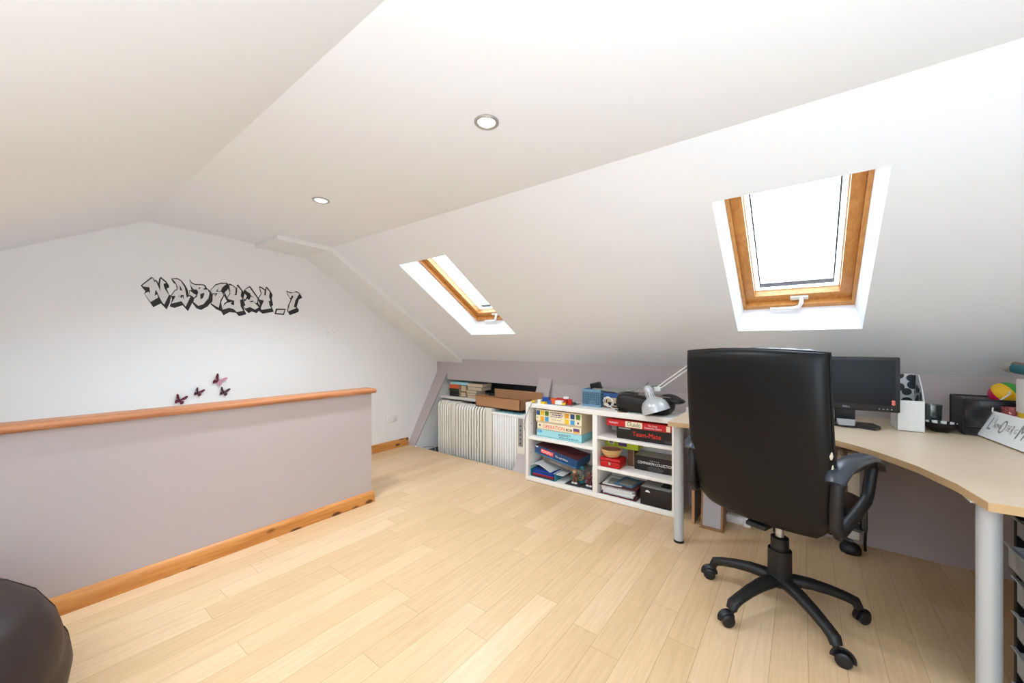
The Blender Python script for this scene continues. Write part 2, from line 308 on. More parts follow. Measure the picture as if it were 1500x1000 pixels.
GRAFFITI = [
  ([(0.568,1.627),(0.626,1.698),(0.638,1.686),(0.643,1.672),(0.648,1.681),(0.658,1.667),(0.663,1.654),(0.668,1.69),(0.676,1.705),(0.706,1.677),(0.723,1.646),(0.723,1.629),(0.71,1.624),(0.714,1.608),(0.724,1.578),(0.735,1.57),(0.727,1.516),(0.71,1.466),(0.696,1.482),(0.677,1.507),(0.635,1.476),(0.62,1.506),(0.593,1.555),(0.587,1.572),(0.593,1.589),(0.582,1.605)],
   [[(0.576,1.627),(0.629,1.689),(0.637,1.675),(0.64,1.658),(0.647,1.67),(0.655,1.655),(0.665,1.624),(0.675,1.597),(0.672,1.647),(0.676,1.692),(0.703,1.666),(0.703,1.66),(0.693,1.657),(0.692,1.643),(0.7,1.615),(0.722,1.575),(0.696,1.502),(0.687,1.512),(0.673,1.542),(0.651,1.603),(0.647,1.602),(0.643,1.56),(0.657,1.573),(0.661,1.549),(0.621,1.513),(0.593,1.56),(0.59,1.574),(0.611,1.587),(0.616,1.571),(0.618,1.588),(0.614,1.62),(0.584,1.621)]],
   []),
  ([(0.735,1.696),(0.74,1.703),(0.771,1.709),(0.795,1.694),(0.82,1.656),(0.831,1.63),(0.84,1.585),(0.852,1.586),(0.87,1.57),(0.865,1.541),(0.834,1.461),(0.802,1.504),(0.754,1.48),(0.727,1.489),(0.74,1.544),(0.733,1.574),(0.754,1.614),(0.768,1.627),(0.762,1.658),(0.747,1.672)],
   [[(0.74,1.698),(0.771,1.7),(0.79,1.689),(0.813,1.646),(0.82,1.606),(0.826,1.568),(0.831,1.566),(0.835,1.575),(0.849,1.577),(0.82,1.495),(0.795,1.535),(0.735,1.511),(0.757,1.559),(0.759,1.572),(0.737,1.57),(0.757,1.61),(0.771,1.619),(0.772,1.641),(0.762,1.669),(0.749,1.69)]],
   [[(0.784,1.658),(0.801,1.615),(0.785,1.62)],[(0.79,1.582),(0.808,1.582),(0.809,1.555),(0.806,1.554),(0.802,1.574),(0.794,1.558),(0.788,1.562)],[(0.781,1.583),(0.783,1.584),(0.78,1.561),(0.777,1.561)]]),
  ([(0.843,1.712),(0.858,1.686),(0.878,1.677),(0.93,1.681),(0.943,1.674),(0.952,1.653),(0.972,1.637),(0.989,1.605),(0.989,1.558),(0.956,1.507),(0.915,1.476),(0.885,1.488),(0.861,1.527),(0.869,1.565),(0.856,1.587),(0.843,1.59),(0.84,1.624),(0.856,1.628),(0.847,1.664)],
   [[(0.845,1.698),(0.856,1.677),(0.878,1.669),(0.93,1.673),(0.94,1.657),(0.926,1.64),(0.956,1.642),(0.969,1.617),(0.962,1.574),(0.93,1.524),(0.898,1.507),(0.867,1.535),(0.872,1.561),(0.887,1.576),(0.896,1.61),(0.896,1.619),(0.889,1.634),(0.867,1.634),(0.85,1.664)],[(0.843,1.624),(0.867,1.602),(0.884,1.592),(0.876,1.575),(0.869,1.57),(0.854,1.589),(0.845,1.59)]],
   [[(0.9,1.653),(0.914,1.654),(0.9,1.636)],[(0.909,1.602),(0.934,1.614),(0.935,1.6),(0.926,1.571),(0.911,1.56)]]),
  ([(0.975,1.642),(1.008,1.691),(1.046,1.709),(1.086,1.713),(1.101,1.697),(1.104,1.679),(1.075,1.639),(1.062,1.621),(1.068,1.606),(1.046,1.552),(1.053,1.495),(1.046,1.474),(1.012,1.49),(0.977,1.525),(0.975,1.543),(0.991,1.583),(0.989,1.606)],
   [[(0.979,1.642),(1.01,1.683),(1.046,1.699),(1.083,1.704),(1.053,1.67),(1.042,1.639),(1.051,1.631),(1.061,1.608),(1.04,1.562),(1.03,1.504),(1.004,1.517),(0.979,1.536),(0.988,1.552),(0.991,1.606),(0.984,1.623)]],
   [[(1.012,1.638),(1.029,1.662),(1.02,1.638),(1.042,1.639),(1.04,1.634),(1.014,1.632)],[(0.987,1.615),(1.022,1.62),(1.006,1.594),(1.003,1.597),(1.008,1.61),(0.988,1.607)]]),
  ([(1.101,1.71),(1.13,1.698),(1.153,1.677),(1.155,1.704),(1.164,1.709),(1.189,1.673),(1.203,1.653),(1.208,1.632),(1.199,1.593),(1.213,1.551),(1.203,1.528),(1.208,1.501),(1.224,1.462),(1.171,1.442),(1.148,1.47),(1.103,1.472),(1.062,1.443),(1.046,1.474),(1.053,1.495),(1.068,1.543),(1.086,1.561),(1.068,1.601),(1.066,1.627),(1.099,1.67)],
   [[(1.101,1.697),(1.126,1.692),(1.146,1.673),(1.144,1.63),(1.135,1.616),(1.153,1.618),(1.157,1.648),(1.157,1.696),(1.188,1.659),(1.182,1.613),(1.196,1.59),(1.178,1.58),(1.182,1.526),(1.201,1.49),(1.155,1.476),(1.13,1.501),(1.099,1.507),(1.055,1.489),(1.062,1.522),(1.086,1.548),(1.117,1.558),(1.126,1.57),(1.097,1.58),(1.088,1.587),(1.11,1.627)],[(1.07,1.633),(1.095,1.663),(1.105,1.631),(1.086,1.595)]],
   [[(1.099,1.577),(1.135,1.571),(1.135,1.531),(1.112,1.539),(1.121,1.564)]]),
  ([(1.206,1.667),(1.243,1.704),(1.255,1.703),(1.316,1.61),(1.313,1.565),(1.328,1.544),(1.333,1.516),(1.301,1.476),(1.265,1.489),(1.241,1.472),(1.213,1.502),(1.199,1.539),(1.217,1.551),(1.208,1.572),(1.201,1.593),(1.203,1.631)],
   [[(1.213,1.669),(1.246,1.695),(1.308,1.603),(1.306,1.572),(1.296,1.563),(1.269,1.583),(1.25,1.576),(1.25,1.568),(1.279,1.573),(1.318,1.529),(1.289,1.507),(1.25,1.526),(1.217,1.51),(1.203,1.531),(1.217,1.535),(1.21,1.567),(1.231,1.596),(1.241,1.586),(1.253,1.628),(1.255,1.642),(1.236,1.651),(1.222,1.663)],[(1.21,1.637),(1.229,1.617),(1.213,1.586),(1.203,1.599)]],
   [[(1.253,1.631),(1.281,1.609),(1.257,1.618),(1.246,1.586),(1.241,1.589)]]),
  ([(1.318,1.71),(1.333,1.713),(1.368,1.691),(1.373,1.714),(1.383,1.715),(1.414,1.676),(1.427,1.649),(1.421,1.614),(1.432,1.558),(1.419,1.545),(1.437,1.498),(1.348,1.475),(1.318,1.498),(1.328,1.549),(1.313,1.593),(1.313,1.612),(1.333,1.65)],
   [[(1.326,1.704),(1.363,1.682),(1.36,1.639),(1.373,1.638),(1.377,1.703),(1.404,1.672),(1.398,1.629),(1.41,1.596),(1.396,1.592),(1.401,1.555),(1.416,1.528),(1.338,1.508),(1.333,1.525),(1.358,1.591),(1.321,1.599),(1.318,1.607),(1.34,1.651)]],
   []),
  ([(1.455,1.528),(1.538,1.533),(1.522,1.475),(1.442,1.476)],
   [[(1.466,1.516),(1.525,1.52),(1.514,1.486),(1.455,1.488)]],
   []),
  ([(1.541,1.699),(1.579,1.689),(1.602,1.691),(1.63,1.706),(1.659,1.691),(1.683,1.648),(1.653,1.63),(1.633,1.557),(1.653,1.531),(1.647,1.51),(1.574,1.476),(1.549,1.512),(1.557,1.568),(1.579,1.618),(1.552,1.662)],
   [[(1.549,1.688),(1.579,1.68),(1.624,1.695),(1.656,1.685),(1.619,1.615),(1.607,1.555),(1.63,1.547),(1.56,1.51),(1.557,1.521),(1.571,1.581),(1.602,1.649),(1.599,1.661),(1.585,1.657),(1.582,1.639),(1.571,1.637),(1.555,1.668)]],
   []),
]
SKY = 6.4; SPOT = (30, 62); EXPO = 0.56; FLASH = 50; FLOC = (-.5, -.45, .7); STAIR_FILL = 2.0
LIGHTS_W = []
# ------------------------------------------------------------------ the room shell (metres; X towards the eaves wall, Y towards the gable, camera above the origin)
GY = 3.79; BY = -1.22; LX = -1.9; EX = 3.365
RID = (0.591, 2.097); KNK = (1.74, 2.07); EAV = (EX, 1.023)
LZ = RID[1] - .545 * (RID[0] - LX); LOW = (LX, LZ)
def zc(x):
    p = [LOW, RID, KNK, EAV]
    for a, b in zip(p, p[1:]):
        if x <= b[0]: return a[1] + (b[1] - a[1]) * (x - a[0]) / (b[0] - a[0])
    return EAV[1]
def slope_frame(A, Bp):
    t = Vector((Bp[0] - A[0], 0, Bp[1] - A[1])); t.normalize()
    n = Vector((-t.z, 0, t.x));
    if n.z < 0: n = -n
    return lambda sv, y, w: Vector((A[0], y, A[1])) + t * sv + n * w
SR = slope_frame(KNK, EAV); SL = slope_frame(RID, LOW)
LSR = math.dist(KNK, EAV); LSL = math.dist(RID, LOW)
# roof windows: s range, y range
W1 = (.348, 1.437, -.268, .348); W2 = (.338, 1.412, 2.185, 2.765)
WL1 = (1.15, 2.25, .15, 1.0); WL2 = (1.15, 2.25, 1.75, 2.6)  # left slope openings, out of view, added to let in extra daylight
def holed(b, fr, L, holes, y0, y1):
    """plane strip along Y with rectangular holes sharing no y range"""
    ys = sorted([y0, y1] + [v for h in holes for v in h[2:4]])
    for a, c in zip(ys, ys[1:]):
        hs = [h for h in holes if h[2] <= (a + c) / 2 <= h[3]]
        segs = [(0, L)] if not hs else [(0, hs[0][0]), (hs[0][1], L)]
        for p, q in segs:
            b.geo([fr(p, a, 0), fr(q, a, 0), fr(q, c, 0), fr(p, c, 0)], [(0, 1, 2, 3)])
DEP = .155; FL = .027
b = B().m('ceil')
holed(b, SR, LSR, [W1, W2], BY, GY)
holed(b, SL, LSL, [WL1, WL2], BY, GY)
b.geo([(RID[0], BY, RID[1]), (KNK[0], BY, KNK[1]), (KNK[0], GY, KNK[1]), (RID[0], GY, RID[1])], [(0, 1, 2, 3)])
b.build('ceiling', kind='structure', smooth=False)
b = B().m('ceil')
for fr, w in ((SR, W1), (SR, W2), (SL, WL1), (SL, WL2)):
    c = [(w[0], w[2]), (w[1], w[2]), (w[1], w[3]), (w[0], w[3])]
    for k in range(4):
        p, q = c[k], c[(k + 1) % 4]
        ci = [(w[0] + FL, w[2] + FL), (w[1] - FL, w[2] + FL), (w[1] - FL, w[3] - FL), (w[0] + FL, w[3] - FL)]; pi_, qi = ci[k], ci[(k + 1) % 4]
        b.geo([fr(*p, 0), fr(*q, 0), fr(*qi, DEP + .004), fr(*pi_, DEP + .004)], [(0, 1, 2, 3)])
        b.geo([fr(*pi_, DEP + .004), fr(*qi, DEP + .004), fr(*q, DEP + .12), fr(*p, DEP + .12)], [(0, 1, 2, 3)])
b.build('trim_1', kind='structure', smooth=False)      # white window reveals

b = B().m('floor'); b.geo([(LX, BY, 0), (2.91, BY, 0), (2.91, GY, 0), (LX, GY, 0)], [(0, 1, 2, 3)])
b.geo([(2.91, BY, 0), (3.37, BY, 0), (3.37, 1.98, 0), (2.91, 1.98, 0)], [(0, 1, 2, 3)])
b.geo([(2.91, 3.664, 0), (3.37, 3.664, 0), (3.37, GY, 0), (2.91, GY, 0)], [(0, 1, 2, 3)])
b.m('chip'); b.geo([(2.91, 1.98, 0), (2.91, 3.665, 0), (2.91, 3.665, -.08), (2.91, 1.98, -.08)], [(0, 1, 2, 3)])
b.build('floor', kind='structure', smooth=False)
# gable wall (far, left of the picture), back wall, low wall under the left slope
prof = [(LX, 0), LOW, RID, KNK, EAV, (EX, 0)]
B().m('white').geo([(x, GY, z) for x, z in prof], [tuple(range(6))]).build('wall_left', kind='structure', smooth=False)
B().m('white').geo([(x, BY, z) for x, z in prof], [tuple(range(6))]).build('wall_back', kind='structure', smooth=False)
B().m('mauve').geo([(LX, BY, 0), (LX, GY, 0), (LX, GY, LZ), (LX, BY, LZ)], [(0, 1, 2, 3)]).build('wall_front', kind='structure', smooth=False)
# eaves wall: upright fascia, leaning panels each side of the recess, sloping wall behind shelf and desk
b = B().m('mauve')
b.geo([(EX, 1.98, 1.03), (EX, GY, 1.03), (EX, GY, .855), (EX, 3.60, .855), (EX, 3.60, .765), (EX, 1.98, .765)], [tuple(range(6))])
b.prism([(0, GY), (0, 3.665), (1, 3.60), (1, GY)], lambda u, y, w: (2.90 + .465 * u + w, y, .855 * u), .018)
b.prism([(0, 1.98), (0, 2.20), (1, 2.20), (1, 2.05)][::-1], lambda u, y, w: (2.90 + .465 * u + w, y, .855 * u), .018)
b.geo([(EX, BY, 1.03), (EX, 1.98, 1.03), (EX, 1.98, .80), (EX, BY, .80)], [(0, 1, 2, 3)])
b.geo([(EX, BY, .80), (EX, 2.069, .80), (3.10, 2.069, 0), (3.10, BY, 0)], [(0, 1, 2, 3)])
b.build('wall_right', kind='structure', smooth=False)
# inside of the recess
b = B().m('white')
b.prism([(2.93, -.08), (3.9, -.08), (3.9, .95), (3.385, .95), (3.385, .855), (2.93, .02)], lambda x, z, w: (x, 3.665 + w, z), .015)
b.prism([(2.93, -.08), (3.9, -.08), (3.9, .95), (3.385, .95), (3.385, .855), (2.93, .02)], lambda x, z, w: (x, 2.07 + w, z), .015)
b.m('mauve').geo([(2.915, 2.068, 0), (3.38, 2.068, 0), (3.38, 2.068, .855), (3.365, 2.068, .86)], [(0, 1, 2, 3)])
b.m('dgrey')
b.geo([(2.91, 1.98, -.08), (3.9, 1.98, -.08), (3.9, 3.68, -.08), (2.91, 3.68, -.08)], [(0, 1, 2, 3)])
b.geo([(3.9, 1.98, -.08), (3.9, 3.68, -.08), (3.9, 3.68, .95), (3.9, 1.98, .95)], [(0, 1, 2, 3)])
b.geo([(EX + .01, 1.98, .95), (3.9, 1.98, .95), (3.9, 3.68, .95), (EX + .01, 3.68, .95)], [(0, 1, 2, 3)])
b.build('wall_recess', kind='structure', smooth=False)
# dropped boxing along the gable under ceiling and slope
bx = [(1.29, zc(1.29)), KNK, EAV, (EX, EAV[1] - .04), (KNK[0] - .03, KNK[1] - .036), (1.29, zc(1.29) - .034)]
B().m('white').prism(bx, lambda x, z, w: (x, 3.335 + w, z), GY - 3.335).build('trim_2', kind='structure', smooth=False)
# skirting along the gable
def skirt(name, x0, x1, y, sgn, h=.09, t=.018):
    p = [(0, 0), (t, 0), (t, h - .025), (t * .75, h - .01), (t * .3, h), (0, h)]
    B().m('pine').prism(p, lambda u, z, w: (x0 + w, y + sgn * u, z), x1 - x0).build(name, kind='structure')
skirt('baseboard_left', LX, 2.90, GY, -1)
# half wall guarding the stairs
B().m('mauve').box(-1.5, 1.68, 2.635, 2.735, 0, .832).build('wall_stair', kind='structure', smooth=False)
b = B().m('pinecap')
pc = [(2.607, .845), (2.611, .836), (2.62, .832), (2.75, .832), (2.759, .836), (2.763, .845), (2.763, .852), (2.758, .861), (2.75, .865), (2.62, .865), (2.611, .861), (2.607, .853)]
b.prism(pc, lambda y, z, w: (-1.5 + w, y, z), 3.205).build('trim_3', kind='structure')
p = [(0, 0), (.02, 0), (.02, .055), (.016, .07), (.008, .08), (0, .084)]
B().m('pine').prism(p, lambda u, z, w: (-1.5 + w, 2.635 - u, z), 3.195).build('baseboard_stair', kind='structure')

# ------------------------------------------------------------------ roof windows
def ring(b, fr, w, io, ii, n0, n1, bot=None):
    """rectangular frame: outer inset io, inner inset ii (sides/top), bot = inner inset at the bottom"""
    bt = ii if bot is None else bot
    o = [(w[0] + io, w[2] + io), (w[1] - io, w[2] + io), (w[1] - io, w[3] - io), (w[0] + io, w[3] - io)]
    i = [(w[0] + ii, w[2] + ii), (w[1] - bt, w[2] + ii), (w[1] - bt, w[3] - ii), (w[0] + ii, w[3] - ii)]
    v = [fr(*p, n0) for p in o] + [fr(*p, n0) for p in i] + [fr(*p, n1) for p in o] + [fr(*p, n1) for p in i]
    f = []
    for k in range(4):
        k2 = (k + 1) % 4
        f += [(k, k2, 4 + k2, 4 + k), (8 + k, 12 + k, 12 + k2, 8 + k2), (4 + k, 4 + k2, 12 + k2, 12 + k), (k, 8 + k, 8 + k2, k2)]
    return b.geo(v, f)
def roof_window(name, fr, w):
    r = B(); r.m('pinewin'); ring(r, fr, w, FL - .004, .043, DEP, DEP + .11, .060)
    o = r.build(name, kind='structure', smooth=False)
    s = B().m('pinewin'); ring(s, fr, w, .044, .096, DEP + .035, DEP + .085, .118); sash = s.build('window_sash', o, smooth=False)
    s = B().m('seal'); ring(s, fr, w, .120, .128, DEP + .105, DEP + .110, .155); s.build('window_seal', o, smooth=False)
    s = B().m('whitelac'); ring(s, fr, w, .094, .102, DEP + .078, DEP + .086, .125); s.build('window_bead', sash, smooth=False)
    g = B().m('glass'); g.geo([fr(w[0] + .05, w[2] + .05, DEP + .07), fr(w[1] - .05, w[2] + .05, DEP + .07), fr(w[1] - .05, w[3] - .05, DEP + .07), fr(w[0] + .05, w[3] - .05, DEP + .07)], [(0, 1, 2, 3)])
    g.build('window_pane', o, smooth=False)
    # white catch: plate on the bottom rail and a lever turned to the side
    h = B().m('wplas'); ym = (w[2] + w[3]) / 2 - .02; s0 = w[1] - .088
    c = [(s0 - .014, ym - .045), (s0 + .014, ym - .045), (s0 + .014, ym + .045), (s0 - .014, ym + .045)]
    h.prism(c, lambda a, q, k: fr(a, q, DEP + .035 - k), .012)
    h.tube([fr(s0, ym - .01, DEP + .03), fr(s0 + .008, ym - .01, DEP - .005), fr(s0 + .03, ym, DEP - .02), fr(s0 + .036, ym + .03, DEP - .022), fr(s0 + .038, ym + .15, DEP - .02)], [.010, .012, .012, .010, .008], 10)
    h.build('window_handle', o)
    return o
roof_window('window_1', SR, W1); roof_window('window_2', SR, W2)
roof_window('window_added_1', SL, WL1); roof_window('window_added_2', SL, WL2)  # unseen windows added on the left slope to brighten the room

# ------------------------------------------------------------------ downlights
def downlight(x, y, label):
    z = zc(x); R = Matrix.Rotation(math.atan2(RID[1] - KNK[1], KNK[0] - RID[0]), 4, 'Y')
    t = thing('ceiling_downlight', (x, y, z), label, 'ceiling light', 'downlights along the flat ceiling', R=R)
    b = B().m('chrome'); b.lathe([(.049, 0), (.049, -.004), (.046, -.007), (.038, -.0065), (.034, -.003), (.034, .004), (.049, .002)], 40, closed=True); b.build('bezel', t, local=True)
    b = B().m('bulb'); b.lathe([(.0, -.0035), (.02, -.003), (.0345, -.002)], 32, cap=False); b.build('lens', t, local=True)
    return t
D1 = downlight(1.145, 0.999, 'round chrome recessed ceiling light, the bigger one nearer the desk')
D2 = copy_thing(D1, (1.15, 2.344, zc(1.15)), 'small chrome recessed ceiling light nearer the painted gable lettering')

# ------------------------------------------------------------------ on the gable wall
t = thing('wall_sticker', (1.115, GY, 1.44), 'black and white graffiti lettering sticker across the white gable wall', 'wall decal')
for sil, faces, holes in GRAFFITI:
    fn = lambda x, z, w: (x, GY - w, z)
    L = B().m('ink').prism(sil, fn, .0012).build('letter', t, smooth=False)
    for q in faces: B().m('face').prism(q, lambda x, z, w: (x, GY - .0012 - w, z), .0008).build('letter_face', L, smooth=False)
    for q in holes: B().m('ink').prism(q, lambda x, z, w: (x, GY - .002 - w, z), .0006).build('letter_counter', L, smooth=False)

def butterfly(x, z, rot, size, m1, m2, label, fold=.45):
    R = Matrix.Rotation(PI / 2, 4, 'X') @ Matrix.Rotation(rot, 4, 'Z')
    t = thing('butterfly_decoration', (x, GY - .006, z), label, 'wall decoration', 'paper butterflies on the gable wall', R=R)
    up = [(0, .004), (.012, .025), (.028, .046), (.043, .052), (.047, .044), (.042, .026), (.030, .010), (.012, .0)]
    lo = [(0, .002), (.014, .0), (.030, .002), (.037, -.012), (.032, -.028), (.020, -.034), (.008, -.022), (0, -.008)]
    for sx, mm in ((-1, m1), (1, m2)):
        for nm, pl in (('fore_wing', up), ('hind_wing', lo)):
            b = B().m(mm)
            b.prism([(a * size, c * size) for a, c in pl], lambda a, c, w: (sx * a * math.cos(fold), c, .004 + a * math.sin(fold) + w), .0009); b.build(nm, t, local=True, smooth=False)
    b = B().m('ink'); b.tube([(0, -.03 * size, .004), (0, 0, .006), (0, .018 * size, .005)], [.0012, .0028, .0016], 8)
    for sx in (-1, 1): b.tube([(0, .018 * size, .006), (sx * .008 * size, .034 * size, .012)], .0005, 5)
    b.build('body', t, local=True)
butterfly(0.782, .778, -.35, .85, 'wing', 'wing', 'wine red paper butterfly leftmost of four, just above the pine wall cap')
butterfly(0.892, .825, -.45, .76, 'wingd', 'wing', 'wine red paper butterfly second from left, wings half folded', .6)
butterfly(1.022, .908, -.55, 1.0, 'wing', 'wingp', 'large pink and red butterfly, highest of the four on white wall')
butterfly(1.060, .812, -.30, .8, 'wingd', 'wingd', 'darkest paper butterfly, directly below the large pink one')

t = thing('double_socket', (2.672, GY, .352), 'white double power socket low on gable wall above skirting', 'socket')
B().m('wplas').box(2.672 - .075, 2.672 + .075, GY - .011, GY, .308, .396, .004).build('faceplate', t)
for sx in (-1, 1):
    cx = 2.672 + sx * .042
    for a0, a1, c0, c1 in ((-.003, .003, .362, .370), (-.0145, -.0075, .338, .342), (.0075, .0145, .338, .342)): B().m('grey').box(cx + a0, cx + a1, GY - .0118, GY - .010, c0, c1).build('pin_hole', t, smooth=False)
    B().m('wplas').box(2.672 + sx * .014 - .006, 2.672 + sx * .014 + .006, GY - .015, GY - .011, .368, .386, .002).build('rocker_switch', t)
t = thing('light_switch', (1.957, GY, 1.323), 'white square switch plate on gable wall right of the lettering', 'switch')
B().m('wplas').box(1.957 - .044, 1.957 + .044, GY - .010, GY, 1.279, 1.367, .004).build('faceplate', t)
B().m('wplas').box(1.957 - .008, 1.957 + .008, GY - .014, GY - .010, 1.308, 1.338, .002).build('rocker', t)
for sx in (-1, 1): B().m('grey').cyl((1.957 + sx * .03, GY - .0115, 1.323), (1.957 + sx * .03, GY - .009, 1.323), .0035, n=10).build('screw', t)


# ------------------------------------------------------------------ bean bag
def beanbag():
    b = B().m('bean'); n, v, f = 72, [], []
    key = [(0, .497), (.10, .492), (.22, .474), (.315, .428), (.375, .365), (.415, .28), (.44, .19), (.45, .12), (.442, .055), (.42, .012), (.40, 0), (0, 0)]
    prof = []
    for a, c in zip(key, key[1:]):
        for q in range(4): prof.append((a[0] + (c[0] - a[0]) * q / 4, a[1] + (c[1] - a[1]) * q / 4))
    prof.append(key[-1]); k = len(prof)
    T = Matrix.Translation((-.32, 2.03, 0))
    for i, (r, z) in enumerate(prof):
        up = max(0.0, min(1.0, z / .5))
        for j in range(n):
            ph = 2 * PI * j / n
            rr = r * (1 + .018 * math.sin(3 * ph + 5 * z) + .012 * math.sin(8 * ph - 9 * z) * up)
            x, y = rr * math.cos(ph), rr * math.sin(ph)
            # soft folds running down from the crest, deepest on the upper shoulder
            d1 = (x * .55 + y * .83) - .02; d2 = (x * .80 + y * .25) - .12; d3 = (x * -.2 + y * .95) + .17
            dz = up * up * (.022 * math.exp(-(d1 / .035) ** 2) - .030 * math.exp(-((d1 + .075) / .045) ** 2) + .016 * math.exp(-(d3 / .03) ** 2) - .02 * math.exp(-((d3 + .06) / .04) ** 2))
            dr = 1 - .03 * math.exp(-((z - .20 - .05 * math.sin(2 * ph)) / .025) ** 2) * (.5 + .5 * math.sin(3 * ph + 1))
            v.append((x * dr, y * dr, max(0, z + (dz if r > .01 or z > .1 else 0))))
    for i in range(k - 1):
        for j in range(n): f.append((i * n + j, i * n + (j + 1) % n, (i + 1) * n + (j + 1) % n, (i + 1) * n + j))
    b.geo(v, f, T)
    o = b.build('bean_bag', angle=180, weld=True)
    tag(o, 'dark brown leatherette bean bag slumped on the floor against half wall', 'bean bag')
    for ph in (.25, 1.5, 2.75, 4.0, 5.25):
        c = B().m('bean'); j = int(ph / (2 * PI) * n)
        c.tube([T @ Vector(v[i * n + j]) for i in range(6, k - 8)], .0035, 6); c.build('seam', o)
beanbag()
# ------------------------------------------------------------------ oil filled radiators
def fin_radiator(x0, x1, y0, y1, z0, z1, nf, panel, label, castors=False, mats=('cream', 'creamd')):
    """fins side by side along Y, flat control panel at the low-Y end; fins run across X"""
    t = thing('oil_radiator', ((x0 + x1) / 2, (y0 + y1) / 2, z0), label, 'heater', 'oil filled radiators')
    fy0 = y0 + panel; p = (y1 - fy0) / nf; h = z1 - z0; zb = z0 + (.07 if castors else .0)
    for k in range(nf):
        yc = fy0 + p * (k + .5); b = B().m(mats[0])
        w = p * .17; xm = (x0 + x1) / 2
        # pressed steel section: swollen tubes at front/back, thin web, rounded head and foot
        prof = [(x0 + .02, zb), (x0 + .004, zb + .03), (x0, zb + .06), (x0, z1 - .05), (x0 + .006, z1 - .02), (x0 + .025, z1 - .003), (x0 + .04, z1), (x1 - .04, z1), (x1 - .025, z1 - .003), (x1 - .006, z1 - .02), (x1, z1 - .05), (x1, zb + .06), (x1 - .004, zb + .03), (x1 - .02, zb)]
        n = len(prof); vs = []; cx, cz = xm, (zb + z1) / 2
        for s_, ww in ((.985, -1), (1.0, -.55), (1.0, .55), (.985, 1)):
            for a, c in prof: vs.append((cx + (a - cx) * (s_ if abs(ww) == 1 else 1) - (0 if abs(ww) < 1 else math.copysign(.008, a - cx)), yc + ww * w / 2 * (.72 if abs(ww) == 1 else 1), c - (0 if abs(ww) < 1 else math.copysign(.006, c - cz))))
        fs = [tuple(range(n)), tuple(4 * n - 1 - q for q in range(n))]
        for r in range(3):
            for q in range(n): fs.append((r * n + q, r * n + (q + 1) % n, (r + 1) * n + (q + 1) % n, (r + 1) * n + q))
        b.geo(vs, fs)
        b.cyl((xm, yc - p * .5, z1 - .05), (xm, yc + p * .5, z1 - .05), .022, n=14); b.cyl((xm, yc - p * .5, zb + .06), (xm, yc + p * .5, zb + .06), .022, n=14)
        fp = [(x0 + .024, zb + .004), (x0 + .010, zb + .03), (x0 + .007, zb + .08), (x0 + .006, z1 - .06), (x0 + .012, z1 - .026), (x0 + .030, z1 - .010), (x0 + .055, z1 - .007), (x1 - .02, z1 - .008)]
        b.tube([(a, yc, c) for a, c in fp], p * .33, 10)
        b.build('fin', t)
    b = B().m(mats[1]); b.box(x0 - .004, x1 + .004, y0, y0 + panel * .93, zb - .005, z1 + .006, .008); b.build('control_panel', t)
    b = B().m('grey'); b.cyl((x0 - .003, y0 + panel * .45, zb + .075), (x0 - .008, y0 + panel * .45, zb + .075), .007, n=14); b.build('thermostat_knob', t)
    if castors:
        for yy in (y0 + .06, y1 - .05):
            w = B().m('nylon'); w.box(x0 + .01, x1 - .01, yy - .012, yy + .012, z0 + .052, z0 + .068, .004)
            for xx in (x0 - .01, x1 + .01):
                w.cyl((xx, yy - .014, z0 + .026), (xx, yy + .014, z0 + .026), .026, n=20); w.tube([(xx, yy, z0 + .05), (xx, yy, z0 + .062), ((x0 + x1) / 2, yy, z0 + .062)], .009, 8)
            w.build('castor_bar', t)
        B().m('nylon').pillow(.085, .10, .09, Matrix.Translation((x0 - .045, y0 + .045, z0 + .022)), e=2, n=14, sq=2.5, fn=lambda x, y, z: (x, y, max(z, -.02))).build('castor_hood', t)
    else:
        b = B().m('black'); b.box(x0 + .02, x1 - .02, y0 + .02, y0 + .05, z0 - .0, z0 + .012); b.build('foot', t)
    return t
RZ = -.08
fin_radiator(3.03, 3.15, 3.105, 3.40, RZ, .545, 6, .075, 'cream finned oil radiator at far left of the recess, smallest of the three')
fin_radiator(3.0, 3.14, 2.545, 3.075, RZ, .540, 11, .095, 'cream finned oil radiator with eleven columns, in the middle of the recess')
def slab_radiator():
    x0, x1, y0, y1, z0, z1 = 2.985, 3.13, 2.12, 2.535, RZ, .525
    t = thing('panel_radiator', ((x0 + x1) / 2, (y0 + y1) / 2, z0), 'white slotted radiator with grey control strip, in the recess beside shelf unit', 'heater', 'oil filled radiators')
    b = B().m('wplas'); n = 10; ys = [y0 + .10 + (y1 - y0 - .11) * k / n for k in range(n + 1)]
    for a, c in zip(ys, ys[1:]): b.box(x0, x1, a + .004, c - .004, z0, z1 - .03, .005)
    b.box(x0 + .035, x1 - .035, y0 + .05, y1 - .012, z0 + .004, z1 - .032)
    b.build('slotted_casing', t)
    b = B().m('cream'); b.box(x0 - .002, x1 + .002, y0, y0 + .10, z0, z1 - .022, .012); b.build('end_housing', t)
    b = B().m('wplas'); b.box(x0 - .004, x1 + .004, y0 + .0, y1, z1 - .03, z1 - .008, .008)
    b.build('top_cover', t)
    b = B().m('lblue2')
    for k in range(6): b.box(x0 + .02, x1 - .02, y0 + .08 + k * .055, y0 + .115 + k * .055, z1 - .009, z1 - .004)
    b.build('top_grille', t, smooth=False)
    b = B().m('grey'); b.box(x0 - .006, x0, y0 + .022, y0 + .075, z0 + .30, z1 - .035, .0028); b.build('control_strip', t)
    for k in range(5): B().m('dgrey').cyl((x0 - .008, y0 + .048, z0 + .33 + k * .042), (x0 - .005, y0 + .048, z0 + .33 + k * .042), .008, n=14).build('control_button', t)
slab_radiator()
